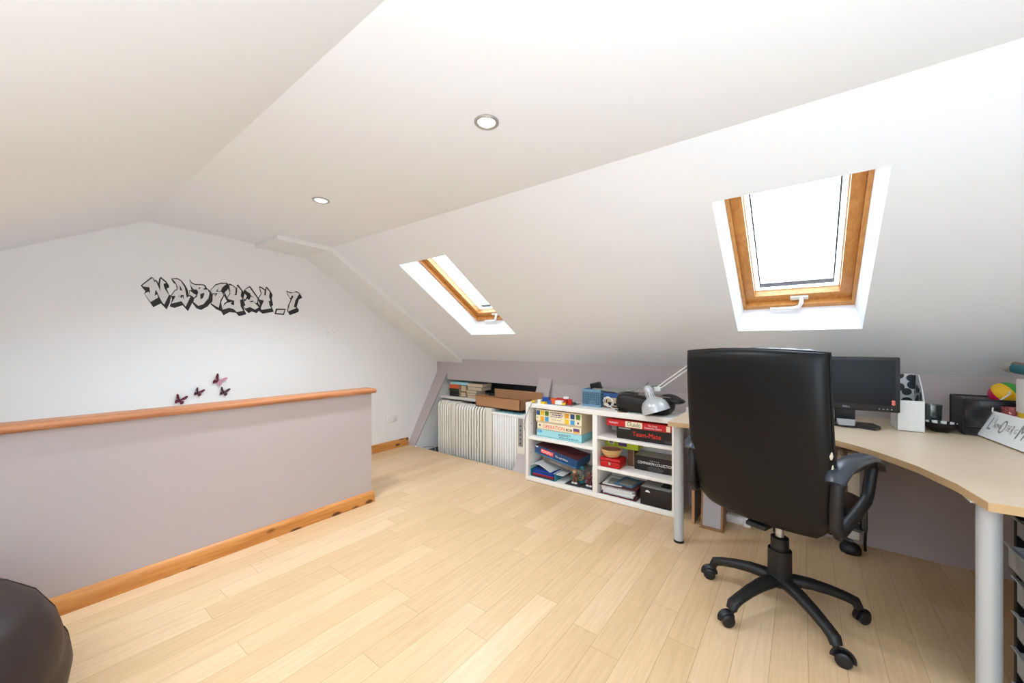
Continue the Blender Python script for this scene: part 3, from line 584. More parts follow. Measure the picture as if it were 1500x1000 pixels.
for pts, lab, r in (([(2.93, 3.54, .0), (2.95, 3.50, .012), (2.98, 3.43, .016), (3.0, 3.41, .0), (3.0, 3.40, -.04)], 'thin grey cable looped on the floor at left corner of recess', .004),):
    tag(B().m('grey').tube(pts, r, 8).build('power_cable'), lab, 'cable')
t = thing('storage_shelf', (3.55, 2.82, .532), 'white shelf board across the recess above the radiators', 'shelf')
B().m('whitelac').box(3.31, 3.89, 2.005, 3.66, .532, .562, .002).build('board', t)
def book(x0, x1, y0, y1, z0, z1, cover, label, group, name='paperback', spine='x', rz=0.0, cat='book'):
    """lying book, spine on the low-X side ('x') or pages showing there ('p')"""
    t = thing(name, ((x0 + x1) / 2, (y0 + y1) / 2, z0), label, cat, group)
    th = max(.0022, (z1 - z0) * .08); R = Matrix.Rotation(rz, 4, 'Z'); T = Matrix.Translation(((x0 + x1) / 2, (y0 + y1) / 2, 0)) @ R @ Matrix.Translation((-(x0 + x1) / 2, -(y0 + y1) / 2, 0))
    b = B(); b.T = T; b.m(cover); b.box(x0, x1, y0, y1, z0, z0 + th); b.box(x0, x1, y0, y1, z1 - th, z1)
    if spine == 'x': b.box(x0, x0 + th, y0, y1, z0 + th, z1 - th)
    else: b.box(x1 - th, x1, y0, y1, z0 + th, z1 - th)
    b.build('cover', t, smooth=False)
    b = B(); b.T = T; b.m('page')
    b.box(x0 + (th if spine == 'x' else .002), x1 - (.002 if spine == 'x' else th), y0 + .002, y1 - .002, z0 + th, z1 - th); b.build('pages', t, smooth=False)
    return t
g = 'paperbacks piled in the recess'
for x0, x1, y0, y1, z0, z1, cv, lb, sp, rz in (
    (3.345, 3.46, 3.37, 3.535, .562, .582, 'blackbox', 'black paperback at the bottom of the left pile in the recess', 'x', 0),
    (3.345, 3.46, 3.375, 3.53, .582, .607, 'blackbox', 'thick black paperback, second up in left pile of the recess', 'x', .05),
    (3.345, 3.46, 3.365, 3.54, .607, .630, 'dgreen', 'dark green paperback in the middle of the left pile', 'x', -.04),
    (3.345, 3.46, 3.372, 3.535, .630, .664, 'orange', 'orange paperback high in the left pile of the recess', 'x', .03),
    (3.35, 3.50, 3.22, 3.53, .664, .684, 'lblue', 'pale blue book laid across the top of the left pile', 'x', 0),
    (3.36, 3.48, 3.275, 3.355, .562, .605, 'brownbk', 'short brown book, bottom of the stub pile between two piles', 'p', 0),
    (3.36, 3.48, 3.27, 3.35, .605, .662, 'brownbk', 'thick book with pale pages on the stub pile between two piles', 'p', 0.04),
    (3.345, 3.50, 3.06, 3.225, .562, .582, 'panelg', 'grey paperback at the bottom of the right pile, page edges out', 'p', 0),
    (3.345, 3.50, 3.07, 3.235, .582, .602, 'panelg', 'grey paperback second up in the right pile of the recess', 'p', .04),
    (3.345, 3.50, 3.075, 3.245, .602, .628, 'panelg', 'thick grey paperback third up in the right pile', 'p', -.03),
    (3.345, 3.52, 3.0, 3.22, .628, .655, 'panelg', 'wide grey paperback fourth up in the right pile', 'p', 0),
    (3.345, 3.52, 2.99, 3.225, .655, .684, 'panelg', 'grey book on top of the right pile in the recess', 'p', .03)):
    z0, z1 = [.562 + (q - .562) * 1.45 for q in (z0, z1)]
    book(x0, x1, y0, y1, z0, z1, cv, lb, g, spine=sp, rz=rz)
# open cardboard box resting on the radiators
t = thing('cardboard_box', (3.13, 2.48, .547), 'open brown cardboard box resting on radiators in the recess', 'box')
b = B().m('card'); x0, x1, y0, y1, z0 = 3.03, 3.235, 2.21, 2.80, .547
b.box(x0, x0 + .006, y0, y1, z0, .662); b.box(x1 - .006, x1, y0 - .13, y1 - .10, z0, .722); b.box(x0, x1, y0, y0 + .006, z0, .65); b.box(x0, x1, y1 - .006, y1, z0, .65)
b.box(x0, x1, y0, y1, z0, z0 + .006); b.build('carton', t, smooth=False)
b = B().m('cardd'); b.geo([(x0 + .006, y0, .655), (x0 + .006, y1, .655), (x0 - .012, y1 - .005, .672), (x0 - .012, y0 + .012, .672), (x0 + .003, y0, .652), (x0 + .003, y1, .652), (x0 - .015, y1 - .005, .669), (x0 - .015, y0 + .012, .669)], [(0, 1, 2, 3), (4, 7, 6, 5), (2, 3, 7, 6), (0, 3, 7, 4), (1, 2, 6, 5), (0, 1, 5, 4)]); b.build('flap', t, smooth=False)

# ------------------------------------------------------------------ low white shelf unit
SX0, SX1, SY0, SY1, SZ = 2.78, 3.075, .69, 1.965, .69
t = thing('shelf_unit', (2.93, 1.327, 0), 'low white two-column shelf unit under the sloping wall, left of desk', 'shelf unit')
def panel(nm, *a): B().m('whitelac').box(*a, .0015).build(nm, t)
panel('top_panel', SX0, SX1, SY0, SY1, .650, SZ); panel('bottom_panel', SX0, SX1, SY0, SY1, .004, .04)
panel('side_panel', SX0, SX1, SY1 - .03, SY1, .04, .65); panel('side_panel', SX0, SX1, SY0, SY0 + .035, .04, .65); panel('divider', SX0, SX1, 1.282, 1.322, .04, .65)
panel('back_panel', SX1 - .006, SX1 - .001, SY0 + .035, SY1 - .03, .04, .65)
panel('shelf', SX0 + .003, SX1 - .007, 1.322, SY1 - .03, .369, .393)
panel('shelf', SX0 + .003, SX1 - .007, SY0 + .035, 1.282, .466, .488); panel('shelf', SX0 + .003, SX1 - .007, SY0 + .035, 1.282, .229, .253)
b = B().m('grey')
for z in (.12, .24, .50, .60):
    b.cyl((SX0 + .04, SY1 - .03, z), (SX0 + .04, SY1 - .034, z), .004, n=10)
b.build('peg_holes', t)

def game_box(name, x0, x1, y0, y1, z0, z1, label, front, side, deco=None, top=None, cat='game box', group=None, tilt=0.0, pivot=None, yaw=0.0):
    t = thing(name, ((x0 + x1) / 2, (y0 + y1) / 2, z0), label, cat, group)
    b = B(); T = Matrix.Identity(4)
    if tilt or yaw:
        pv = Vector(pivot or ((x0 + x1) / 2, y1, z0)); T = Matrix.Translation(pv) @ Matrix.Rotation(yaw, 4, 'Z') @ Matrix.Rotation(tilt, 4, 'X') @ Matrix.Translation(-pv)
    b.T = T
    lid = z0 + (z1 - z0) * .12
    b.m(side); b.box(x0 + .002, x1 - .002, y0 + .002, y1 - .002, z0, lid + .002, .0015); b.build('box_tray', t)
    b = B(); b.T = T; b.m(side).box(x0, x1, y0, y1, lid, z1, .002)
    b.m(front).geo([(x0 - .0006, y0 + .001, lid + .001), (x0 - .0006, y1 - .001, lid + .001), (x0 - .0006, y1 - .001, z1 - .001), (x0 - .0006, y0 + .001, z1 - .001)], [(0, 1, 2, 3)])
    if top: b.m(top).geo([(x0 + .001, y0 + .001, z1 + .0006), (x1 - .001, y0 + .001, z1 + .0006), (x1 - .001, y1 - .001, z1 + .0006), (x0 + .001, y1 - .001, z1 + .0006)], [(0, 1, 2, 3)])
    W, H = y1 - y0, z1 - z0
    for d in (deco or []):
        # (kind, material, u0, v0, u1, v1[, text]) as fractions of the front, u from the left as seen, v from the bottom
        k, mt, u0, v0, u1, v1 = d[:6]; dx = .0012 + (.0005 if k == 'text' else 0) + (d[7] if len(d) > 7 else 0)
        b.m(mt)
        if k == 'rect': b.geo([(x0 - dx, y1 - u0 * W, z0 + v0 * H), (x0 - dx, y1 - u1 * W, z0 + v0 * H), (x0 - dx, y1 - u1 * W, z0 + v1 * H), (x0 - dx, y1 - u0 * W, z0 + v1 * H)], [(0, 1, 2, 3)])
        elif k == 'lines':      # small print too fine to read: word-length dashes
            q = u0; rl = random.Random(int(u0 * 997 + v0 * 91))
            while q < u1 - .008:
                e = min(u1, q + rl.uniform(.025, .06)); b.geo([(x0 - dx, y1 - q * W, z0 + v0 * H), (x0 - dx, y1 - e * W, z0 + v0 * H), (x0 - dx, y1 - e * W, z0 + v1 * H), (x0 - dx, y1 - q * W, z0 + v1 * H)], [(0, 1, 2, 3)]); q = e + .012
        elif k == 'disc':
            c = (y1 - (u0 + u1) / 2 * W, z0 + (v0 + v1) / 2 * H); n = 20
            b.geo([(x0 - dx, c[0] + (u1 - u0) / 2 * W * math.cos(2 * PI * q / n), c[1] + (v1 - v0) / 2 * H * math.sin(2 * PI * q / n)) for q in range(n)], [tuple(range(n))])
        else: b.text(d[6], (u1 - u0) * W, (v1 - v0) * H, face_mx(x0 - dx, y1 - u0 * W, z0 + v0 * H))
    b.build('box_lid', t, smooth=False)
    return t
R_ = 'rect'; T_ = 'text'
# left column, upper bay
game_box('board_game', 2.84, 3.045, 1.445, 1.886, .393, .457, 'pale blue board game box at the bottom of the left shelf pile', 'lblue', 'lblue2',
    [(R_, 'lblue2', .0, .0, 1, .12), ('lines', 'darki', .50, .64, .78, .72), ('lines', 'darki', .50, .47, .72, .55), ('lines', 'darki', .52, .24, .93, .32), (R_, 'sky', .02, .55, .12, .88), (R_, 'lblue', .035, .65, .075, .8, '', .0004)])
game_box('board_game', 2.838, 3.045, 1.447, 1.880, .457, .517, 'white board game box reading OPERATION, middle of left shelf pile', 'cream_p', 'page',
    [(T_, 'redtext', .145, .27, .64, .76, 'OPERATION'), (R_, 'brownbk', .67, .3, .80, .62), (R_, 'page', .70, .36, .77, .56, '', .0004), (R_, 'purple', .83, .2, .96, .82), (R_, 'orange2', .84, .22, .95, .42, '', .0004), ('disc', 'purple', .045, .45, .085, .75)])
sq = []
for u, v, c in ((.01, .56, 'blue'), (.105, .56, 'yellow'), (.21, .56, 'green'), (.105, .13, 'orange2'), (.21, .13, 'sky'), (.65, .56, 'orange2'), (.77, .56, 'blue'), (.885, .56, 'green'), (.65, .13, 'yellow'), (.77, .13, 'sky')):
    sq.append((R_, c, u, v, u + .085, v + .36))
sq += [('lines', 'purple', .33, .82, .58, .89), ('lines', 'purple', .37, .66, .60, .74), ('lines', 'purple', .34, .53, .58, .59), ('disc', 'purple', .91, .22, .945, .40), ('lines', 'page', .36, .30, .58, .36), ('lines', 'darki', .025, .34, .07, .39)]
game_box('board_game', 2.84, 3.045, 1.445, 1.895, .517, .630, 'tall white game box with coloured squares, top of left shelf pile', 'cream_p', 'page', sq)
t = thing('slim_book', (2.95, 1.915, .393), 'thin dark book standing at the left end of upper left shelf', 'book')
B().m('panelg').box(2.85, 3.02, 1.908, 1.911, .393, .60).build('cover', t, smooth=False); B().m('page').box(2.853, 3.018, 1.911, 1.917, .395, .598).build('pages', t, smooth=False)
B().m('blackbox').box(2.85, 3.02, 1.917, 1.920, .393, .60).build('cover', t, smooth=False)
# left column, lower bay
t = thing('paper_tray', (2.93, 1.80, .04), 'blue plastic letter tray with papers on the lower left shelf', 'tray')
b = B().m('tray'); b.box(2.80, 3.05, 1.675, 1.925, .04, .046, .002); b.box(2.80, 3.05, 1.675, 1.681, .046, .105, .002); b.box(2.80, 3.05, 1.919, 1.925, .046, .105, .002); b.box(3.044, 3.05, 1.681, 1.919, .046, .105, .002); b.build('tray_body', t)
for k, (cv, z, lb, pz) in enumerate((('maroon', .047, 'brown patterned folder at the bottom of the blue letter tray', .010), ('red', .060, 'red folder lying in the blue letter tray', .008), ('dblue', .0705, 'dark blue folder, third up in the blue letter tray', .012), ('dblue', .086, 'thick dark blue folder on top in the letter tray', .018))):
    tag(B().m(cv).box(2.803 + .004 * (k % 2), 3.03, 1.69 + .006 * (k % 2), 1.912 - .004 * k, z, z + pz, .002).build('document_folder'), lb, 'folder', 'folders in the blue tray')
pp = []
for k in range(9): pp.append((1.915 - .039 * k, .108 + .055 * math.sin(min(PI, (k + 1.4) / 6.2 * PI)) * (1 - k / 12) - .0012 * k))
b = B().m('paper'); n = len(pp)
b.geo([(2.81, y, z) for y, z in pp] + [(3.03, y, z + .004) for y, z in pp] + [(2.81, y, z - .003) for y, z in pp] + [(3.03, y, z + .001) for y, z in pp], [(k, k + 1, n + k + 1, n + k) for k in range(n - 1)] + [(2 * n + k, 3 * n + k, 3 * n + k + 1, 2 * n + k + 1) for k in range(n - 1)] + [(k, 2 * n + k, 2 * n + k + 1, k + 1) for k in range(n - 1)] + [(0, n, 3 * n, 2 * n), (n - 1, 3 * n - 1 + n * 0, 4 * n - 1, 2 * n - 1)])
tag(b.build('curled_magazine', angle=60), 'white curled magazine lying on the blue letter tray', 'magazine')
game_box('board_game', 2.86, 3.05, 1.45, 1.84, .185, .222, 'flat grey game box under the tilted blue box, lower left shelf', 'panelg', 'panelg', [(R_, 'magg', .2, .25, .5, .6)], tilt=.17, pivot=(2.95, 1.84, .20))
game_box('board_game', 2.80, 3.04, 1.468, 1.885, .254, .326, 'deep blue board game box lying tilted on lower left shelf', 'ocean', 'ocean',
    [(R_, 'sky', .02, .05, .98, .11), (R_, 'redtext', .15, .32, .455, .80), (T_, 'whitei', .165, .42, .44, .72, 'MONOPOLY'), (T_, 'whitei', .50, .42, .80, .66, 'The .com Edition'), (R_, 'whitei', .02, .78, .075, .92)], top='maroon', tilt=.165, pivot=(2.9, 1.885, .254))
def figurine(x, y, label, plate, body, head):
    t = thing('figurine', (x, y, .04), label, 'figurine', 'figurines on the lower left shelf')
    B().m('dgrey').box(x - .05, x + .06, y - .07, y + .07, .04, .046, .002).build('stand', t)
    if plate:
        b = B().m('teal').box(x + .035, x + .042, y - .062, y + .055, .046, .19, .002); b.m('gold'); b.T = Matrix.Identity(4)
        b.tube([(x + .033, y - .03 + .027 * math.cos(a), .105 + .036 * math.sin(a)) for a in [2 * PI * q / 24 for q in range(24)]], .004, 6, closed=True)
        b.text('3', .022, .036, face_mx(x + .034, y - .019, .087)); b.build('backdrop', t)
    b = B().m(body)
    b.tube([(x, y + .012, .05), (x, y + .014, .075), (x, y + .008, .098), (x, y, .118), (x, y, .135)], [.012, .011, .014, .019, .009], 12)
    b.tube([(x, y - .012, .05), (x, y - .014, .075), (x, y - .006, .10)], [.012, .011, .012], 12)
    b.tube([(x, y + .016, .125), (x - .012, y + .03, .112), (x - .026, y + .03, .105)], [.008, .007, .006], 8)
    b.tube([(x, y - .016, .125), (x - .012, y - .03, .118), (x - .02, y - .036, .135)], [.008, .007, .006], 8); b.build('figure_body', t)
    b = B().m(head); b.lathe([(0, .13), (.012, .133), (.018, .145), (.017, .157), (.010, .166), (0, .168)], 16, Matrix.Translation((x - .003, y, 0))); b.build('head', t)
    b = B().m('whitei')
    for s_ in (-1, 1): b.lathe([(0, .046), (.013, .048), (.013, .055), (.0, .062)], 12, Matrix.Translation((x - .008, y + s_ * .014, 0)))
    b.build('shoes', t)
figurine(2.855, 1.515, 'small brown figurine standing before a teal plate numbered 3', True, 'brownbk', 'skin')
figurine(2.865, 1.388, 'small maroon figurine on dark base beside the shelf divider', False, 'maroon', 'brownbk')
tag(B().m('teal').box(2.93, 3.05, 1.335, 1.345, .046, .22, .002).build('teal_card'), 'teal card leaning at the right end of lower left shelf', 'card')

# right column, upper bay
game_box('board_game', 2.822, 3.05, .727, 1.140, .488, .577, 'black board game box lettered Team-Mate on upper right shelf', 'blackbox', 'blackbox',
    [(T_, 'redtext', .30, .36, .80, .74, 'Team-Mate'), (R_, 'grey', .04, .84, .26, .96), (R_, 'dgrey', .86, .1, .98, .35)])
game_box('board_game', 2.815, 3.045, .737, 1.218, .578, .628, 'flat red detective game box on top of the black game box', 'red', 'red',
    [(R_, 'cream_p', .31, .08, .575, .96), (T_, 'darki', .34, .24, .55, .86, 'Cluedo'), (T_, 'whitei', .04, .30, .19, .72, 'Waddingtons'), (T_, 'whitei', .66, .56, .80, .78, 'The Great'), (T_, 'whitei', .61, .20, .86, .46, 'Detective Game'), (R_, 'cream_p', .93, .1, .985, .9)])
# right column, middle bay
t = thing('cash_tin', (2.85, 1.185, .253), 'red metal cash tin under the wooden bowl on right shelf', 'box')
B().m('redtin').box(2.795, 2.93, 1.105, 1.265, .254, .300, .008, 3).build('tin_base', t); B().m('redtin').box(2.793, 2.932, 1.103, 1.267, .301, .326, .009, 3).build('tin_lid', t)
b = B().m('chrome'); b.box(2.790, 2.794, 1.178, 1.192, .276, .298, .0015); b.build('tin_lock', t)
t = thing('wooden_bowl', (2.845, 1.19, .327), 'small turned wooden bowl standing on the red cash tin', 'bowl')
b = B().m('bowlw'); b.lathe([(.0, .327), (.036, .327), (.052, .336), (.067, .355), (.077, .378), (.080, .390), (.077, .392), (.073, .388)], 40, Matrix.Translation((2.845, 1.19, 0)), cap=False); b.build('bowl_body', t)
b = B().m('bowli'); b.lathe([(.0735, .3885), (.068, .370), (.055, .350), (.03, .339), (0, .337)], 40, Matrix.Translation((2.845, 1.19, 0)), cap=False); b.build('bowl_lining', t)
game_box('boxed_book', 2.94, 3.055, 1.045, 1.098, .253, .378, 'brown upright slip case between red tin and black box', 'brownbk', 'brownbk', [(R_, 'page', .9, .0, .96, 1)], cat='book')
game_box('puzzle_box', 2.935, 3.055, 1.012, 1.277, .381, .441, 'lime green flat box lying above the red cash tin', 'lime', 'lime', [(R_, 'cream_p', .08, .42, .27, .86), (R_, 'panelg', .11, .5, .24, .78, '', .0004), (R_, 'purple', .40, .30, .66, .92), ('lines', 'whitei', .44, .55, .62, .68)], cat='box')
game_box('boxed_set', 2.895, 3.055, .737, 1.030, .253, .362, 'black box lettered COMPANION COLLECTION on middle right shelf', 'blackbox', 'blackbox',
    [(T_, 'whitei', .10, .46, .97, .64, 'COMPANION COLLECTION'), ('lines', 'grey', .40, .72, .66, .77), ('disc', 'dgrey', .34, .02, .74, .40)], top='magg', cat='box')
# right column, bottom bay
t = thing('ring_binder', (2.92, 1.12, .04), 'maroon lever arch binder full of papers on bottom right shelf', 'binder')
b = B().m('maroon'); b.box(2.80, 3.05, .985, 1.275, .041, .044, .001); b.box(2.80, 3.05, .982, .986, .041, .122, .001)
b.geo([(2.80, .984, .119), (3.05, .984, .119), (3.05, 1.277, .108), (2.80, 1.277, .108), (2.80, .984, .122), (3.05, .984, .122), (3.05, 1.277, .111), (2.80, 1.277, .111)], [(0, 1, 2, 3), (4, 7, 6, 5), (0, 4, 5, 1), (1, 5, 6, 2), (2, 6, 7, 3), (3, 7, 4, 0)]); b.build('cover', t, smooth=False)
b = B().m('paper'); rr = random.Random(5)
for k in range(9):
    o = rr.uniform(0, .02); b.box(2.806 + o, 3.04, 1.01 + rr.uniform(-.015, .01), 1.266 - rr.uniform(0, .02), .0445 + k * .0066, .0500 + k * .0066, .001)
b.build('paper_sheaf', t, smooth=False)
for (x0, x1, y0, y1, z, cv, lb, rz) in ((2.81, 3.02, 1.11, 1.26, .116, 'paper', 'crumpled white brochure on the maroon binder', .1), (2.83, 3.03, 1.01, 1.16, .1235, 'magb', 'blue magazine lying on the maroon binder', -.12)):
    b = B().m(cv); T = Matrix.Translation(((x0 + x1) / 2, (y0 + y1) / 2, z)) @ Matrix.Rotation(rz, 4, 'Z') @ Matrix.Rotation(.037, 4, 'X'); b.T = T
    w, h = x1 - x0, y1 - y0
    b.box(-w / 2, w / 2, -h / 2, h / 2, 0, .005, .001); b.m('magg').box(-w / 2 + .02, w / 2 - .05, -h / 2 + .02, h / 2 - .03, .005, .0054)
    tag(b.build('magazine', smooth=False), lb, 'magazine')
t = thing('file_box', (2.9, .838, .04), 'black desk file box with pale top on bottom right shelf', 'box')
b = B().m('blackbox').box(2.792, 3.05, .735, .948, .041, .168, .002); b.m('whitei').prism([(.912, .138), (.878, .134), (.882, .144), (.895, .152), (.908, .147)], lambda y, z, w: (2.7915 - w, y, z), .0006); b.build('box_body', t)
b = B().m('magg').box(2.796, 3.046, .739, .944, .168, .171, .001); b.m('blackbox').box(2.85, 2.98, .75, .82, .171, .173); b.build('box_lid', t, smooth=False)

# ------------------------------------------------------------------ on top of the shelf unit
t = thing('building_plate', (2.90, 1.66, .69), 'grey studded toy building plate on top of shelf unit', 'toy')
B().m('lego_plate').box(2.80, 3.0, 1.525, 1.70, .690, .694).build('plate', t, smooth=False)
b = B().m('lego_plate')
for i in range(12):
    for j in range(10): b.lathe([(.0045, .694), (.0045, .6965), (.0, .6965)], 8, Matrix.Translation((2.809 + i * .0165, 1.534 + j * .0173, 0)))
o = b.build('studs', t, smooth=False)
def brick(x, y, z, nx, ny, nz, mt, label, rz):
    u, h = .0158, .0155; t = B().m(mt); T = Matrix.Translation((x, y, z)) @ Matrix.Rotation(rz, 4, 'Z'); t.T = T
    t.box(-nx * u / 2, nx * u / 2, -ny * u / 2, ny * u / 2, 0, h * nz, .0006)
    for i in range(nx):
        for j in range(ny): t.lathe([(.0047, h * nz), (.0047, h * nz + .0022), (0, h * nz + .0022)], 8, Matrix.Translation(((i - nx / 2 + .5) * u, (j - ny / 2 + .5) * u, 0)))
    tag(t.build('toy_brick', smooth=False), label, 'toy brick', 'toy building bricks on the shelf top')
rb = random.Random(11)
BR = [(2.815, 1.90, .69, 3, 2, 1, 'lego_y', 'flat yellow toy brick at far left end of the shelf top', .3), (2.86, 1.868, .69, 2, 3, 1, 'lego_g', 'green toy brick second from the left end of shelf top', .8),
 (2.815, 1.838, .69, 2, 2, 2, 'lego_w', 'white cube toy brick left of the grey building plate', .2), (2.88, 1.812, .69, 2, 4, 3, 'lego_b', 'tall blue toy brick behind the white cube brick', .1),
 (2.812, 1.79, .69, 3, 3, 1, 'lego_y', 'wide yellow toy brick in front, left of the plate', -.2), (2.862, 1.752, .69, 3, 2, 3, 'lego_k', 'tall dark toy brick behind the wide yellow brick', .3),
 (2.82, 1.742, .6905, 2, 2, 2, 'lego_b', 'small blue toy brick touching left edge of the grey plate', .5), (2.835, 1.706, .6945, 2, 3, 3, 'lego_o', 'tall orange toy brick standing on the grey plate', .0),
 (2.825, 1.645, .6965, 3, 4, 2, 'lego_w', 'broad white toy brick on the front of the grey plate', .1), (2.865, 1.64, .6965, 2, 6, 3, 'lego_r', 'long dark red toy brick across the middle of the plate', .0),
 (2.82, 1.60, .6965, 2, 2, 1, 'lego_y', 'small yellow toy brick on front edge of the plate', .4), (2.852, 1.560, .6965, 2, 2, 3, 'lego_r', 'square red toy brick at the right of the plate', .2),
 (2.866, 1.60, .7432, 2, 3, 1, 'lego_w', 'white toy brick stacked on the long dark red brick', .1), (2.90, 1.55, .6965, 3, 2, 1, 'lego_k', 'dark toy brick at the back right of the plate', .7)]
for a in BR: brick(*a)

# blue pierced basket
t = thing('plastic_basket', (2.96, 1.40, .69), 'blue pierced plastic basket holding odds and ends on shelf unit', 'basket')
x0, x1, y0, y1, z0, z1 = 2.915, 3.035, 1.315, 1.475, .690, .828
b = B().m('basket'); b.box(x0, x1, y0, y1, z0, z0 + .004); b.build('basket_floor', t, smooth=False)
def lattice(pa, pb, n, m):
    """pierced wall from pa to pb"""
    b = B().m('basket'); pa, pb = Vector((*pa, 0)), Vector((*pb, 0)); d = (pb - pa); nrm = Vector((-d.y, d.x, 0)).normalized() * .0025
    H = z1 - z0
    def slab(u0, u1, v0, v1):
        v = []
        for w in (-1, 1):
            for u, q in ((u0, v0), (u1, v0), (u1, v1), (u0, v1)): v.append(pa + d * u + nrm * w + Vector((0, 0, z0 + q * H)))
        b.geo(v, [(0, 1, 2, 3), (7, 6, 5, 4), (0, 4, 5, 1), (1, 5, 6, 2), (2, 6, 7, 3), (3, 7, 4, 0)])
    slab(0, 1, 0, .12); slab(0, 1, .88, 1)
    for k in range(1, m): slab(0, 1, .12 + .76 * k / m - .028, .12 + .76 * k / m + .028)
    for k in range(n + 1): u = k / n * .94 + .03; slab(u - .03, u + .03, .12, .88)
    b.build('pierced_wall', t, smooth=False, weld=False)
lattice((x0, y0), (x0, y1), 8, 6); lattice((x1, y0), (x1, y1), 8, 6); lattice((x0, y0), (x1, y0), 6, 6); lattice((x0, y1), (x1, y1), 6, 6)
b = B().m('basket'); b.tube([(x0, y0, z1), (x0, y1, z1), (x1, y1, z1), (x1, y0, z1)], .004, 8, closed=True); b.build('rim', t)
tag(B().m('dgrey').pillow(.095, .13, .10, Matrix.Translation((2.978, 1.395, .747)), e=5, sq=6).build('folded_cloth'), 'dark folded cloth filling the blue pierced basket', 'cloth')
tag(B().m('cloudy').pillow(.016, .07, .05, Matrix.Translation((2.926, 1.39, .722)), e=2).build('plastic_pouch'), 'clear plastic pouch inside the blue pierced basket', 'pouch')
b = B().m('black'); T = Matrix.Translation((2.985, 1.385, .835)) @ Matrix.Rotation(-.25, 4, 'X') @ Matrix.Rotation(-.2, 4, 'Y'); b.T = T; b.box(-.012, .012, -.055, .045, -.035, .05, .010, 3)
tag(b.build('card_wallet'), 'black wallet standing up out of the blue pierced basket', 'wallet')
# blue topped picture box with a coiled lead, papers above
game_box('picture_box', 2.94, 3.06, 1.17, 1.30, .690, .812, 'small picture box with blue top band beside blue basket', 'page', 'brownbk', [(R_, 'blue', 0, .68, 1, 1), (R_, 'blackbox', .3, .1, .55, .4), (R_, 'dbrown', .05, .3, .25, .6), (R_, 'blackbox', .62, .2, .85, .34)], cat='box')
pts = []
for k in range(40):
    a = 2 * PI * k / 20; pts.append((2.915 + .006 * math.sin(a * 1.3), 1.255 + .035 * math.cos(a) - .0006 * k, .741 + (.042 - .0003 * k) * math.sin(a)))
pts += [(2.91, 1.22, .70), (2.90, 1.19, .695), (2.905, 1.16, .696)]
tag(B().m('wplas').tube(pts, .0035, 8).build('coiled_lead'), 'white coiled lead looped in front of the small picture box', 'cable')
def sheet(name, P, label, mt='magg', cat='magazine', th=.003):
    b = B().m(mt); n = len(P); v = [Vector(p) for p in P]
    b.geo(v + [p + Vector((0, 0, th)) for p in v], [tuple(range(n)), tuple(range(2 * n - 1, n - 1, -1))] + [(k, (k + 1) % n, n + (k + 1) % n, n + k) for k in range(n)]); return tag(b.build(name, smooth=False), label, cat)
sheet('open_magazine', [(2.93, 1.40, .833), (2.93, 1.20, .822), (2.92, 1.12, .805), (3.04, 1.08, .826), (3.05, 1.20, .838), (3.05, 1.38, .845)], 'grey open magazine lying over the basket and picture box')
sheet('leaflet', [(2.925, 1.17, .829), (2.935, 1.06, .838), (3.02, 1.03, .862), (3.03, 1.14, .846)], 'grey folded leaflet sticking up above the black bag', cat='leaflet')
# black bag
t = thing('shoulder_bag', (2.93, .95, .69), 'black soft shoulder bag lying on shelf unit behind lamp head', 'bag')
def sag(x, y, z):
    return (x * (1 + .05 * math.sin(9 * y)), y, z + .010 * math.sin(14 * y + 5 * x) * (1 if z > 0 else .2))
b = B().m('bag').pillow(.215, .40, .125, Matrix.Translation((2.925, .955, .754)), e=14, n=26, fn=sag, sq=8); b.build('bag_body', t, angle=70)
b = B().m('panelg').pillow(.15, .34, .022, Matrix.Translation((2.965, .93, .815)), e=5, n=18, fn=lambda x, y, z: (x, y, z + .003 * math.sin(40 * y) + .002 * math.sin(35 * x)))
b.m('bag').pillow(.13, .16, .05, Matrix.Translation((2.96, .765, .80)) @ Matrix.Rotation(.12, 4, 'X'), e=3, n=16, fn=lambda x, y, z: (x, y, z + .008 * math.sin(38 * y + 20 * x))); b.build('bag_flap', t, angle=70)
b = B().m('bag').tube([(2.86, 1.12, .70), (2.815, 1.14, .705), (2.80, 1.10, .70), (2.805, 1.05, .698)], .007, 8, flat=(1.6, .5)); b.build('strap', t)
tag(B().m('spkw').tube([(2.803, 1.125, .6935), (2.80, 1.09, .6935), (2.802, 1.05, .6935)], .004, 8).build('pencil'), 'short brown pencil on shelf edge in front of black bag', 'pencil')
tag(B().m('grey').tube([(2.86, 1.79, .7), (2.80, 1.86, .705), (2.772, 1.895, .688), (2.765, 1.92, .64), (2.768, 1.955, .56), (2.78, 1.985, .49), (2.80, 1.99, .44), (2.86, 1.99, .41)], .0028, 8).build('hanging_cable'), 'thin grey cable hanging down left front corner of shelf unit', 'cable')
# ------------------------------------------------------------------ corner desk
DZ = .742; DT = .026
def bez(P, n=10):
    out = []
    for k in range(n + 1):
        t = k / n; out.append((sum(math.comb(3, i) * (1 - t) ** (3 - i) * t ** i * P[i][0] for i in range(4)), sum(math.comb(3, i) * (1 - t) ** (3 - i) * t ** i * P[i][1] for i in range(4))))
    return out
outline = [(3.30, .642), (2.375, .642), (2.405, .30), (2.435, .02)] + bez([(2.435, -.06), (2.42, -.16), (2.21, -.285), (2.07, -.347)]) + [(1.893, -.402), (1.725, -.428), (1.735, -1.19), (3.30, -1.19)]
t = thing('corner_desk', (2.5, -.2, 0), 'L-shaped pale wood corner desk on round silver legs', 'desk')
n = len(outline); b = B().m('deskw')
vs = [(x, y, DZ - DT) for x, y in outline] + [(x, y, DZ) for x, y in outline]
b.geo(vs, [tuple(range(n, 2 * n)), tuple(range(n - 1, -1, -1))]); b.m('deske'); b.geo(vs, [(k, (k + 1) % n, n + (k + 1) % n, n + k) for k in range(n)])
b.build('desk_top', t, smooth=True, angle=20)
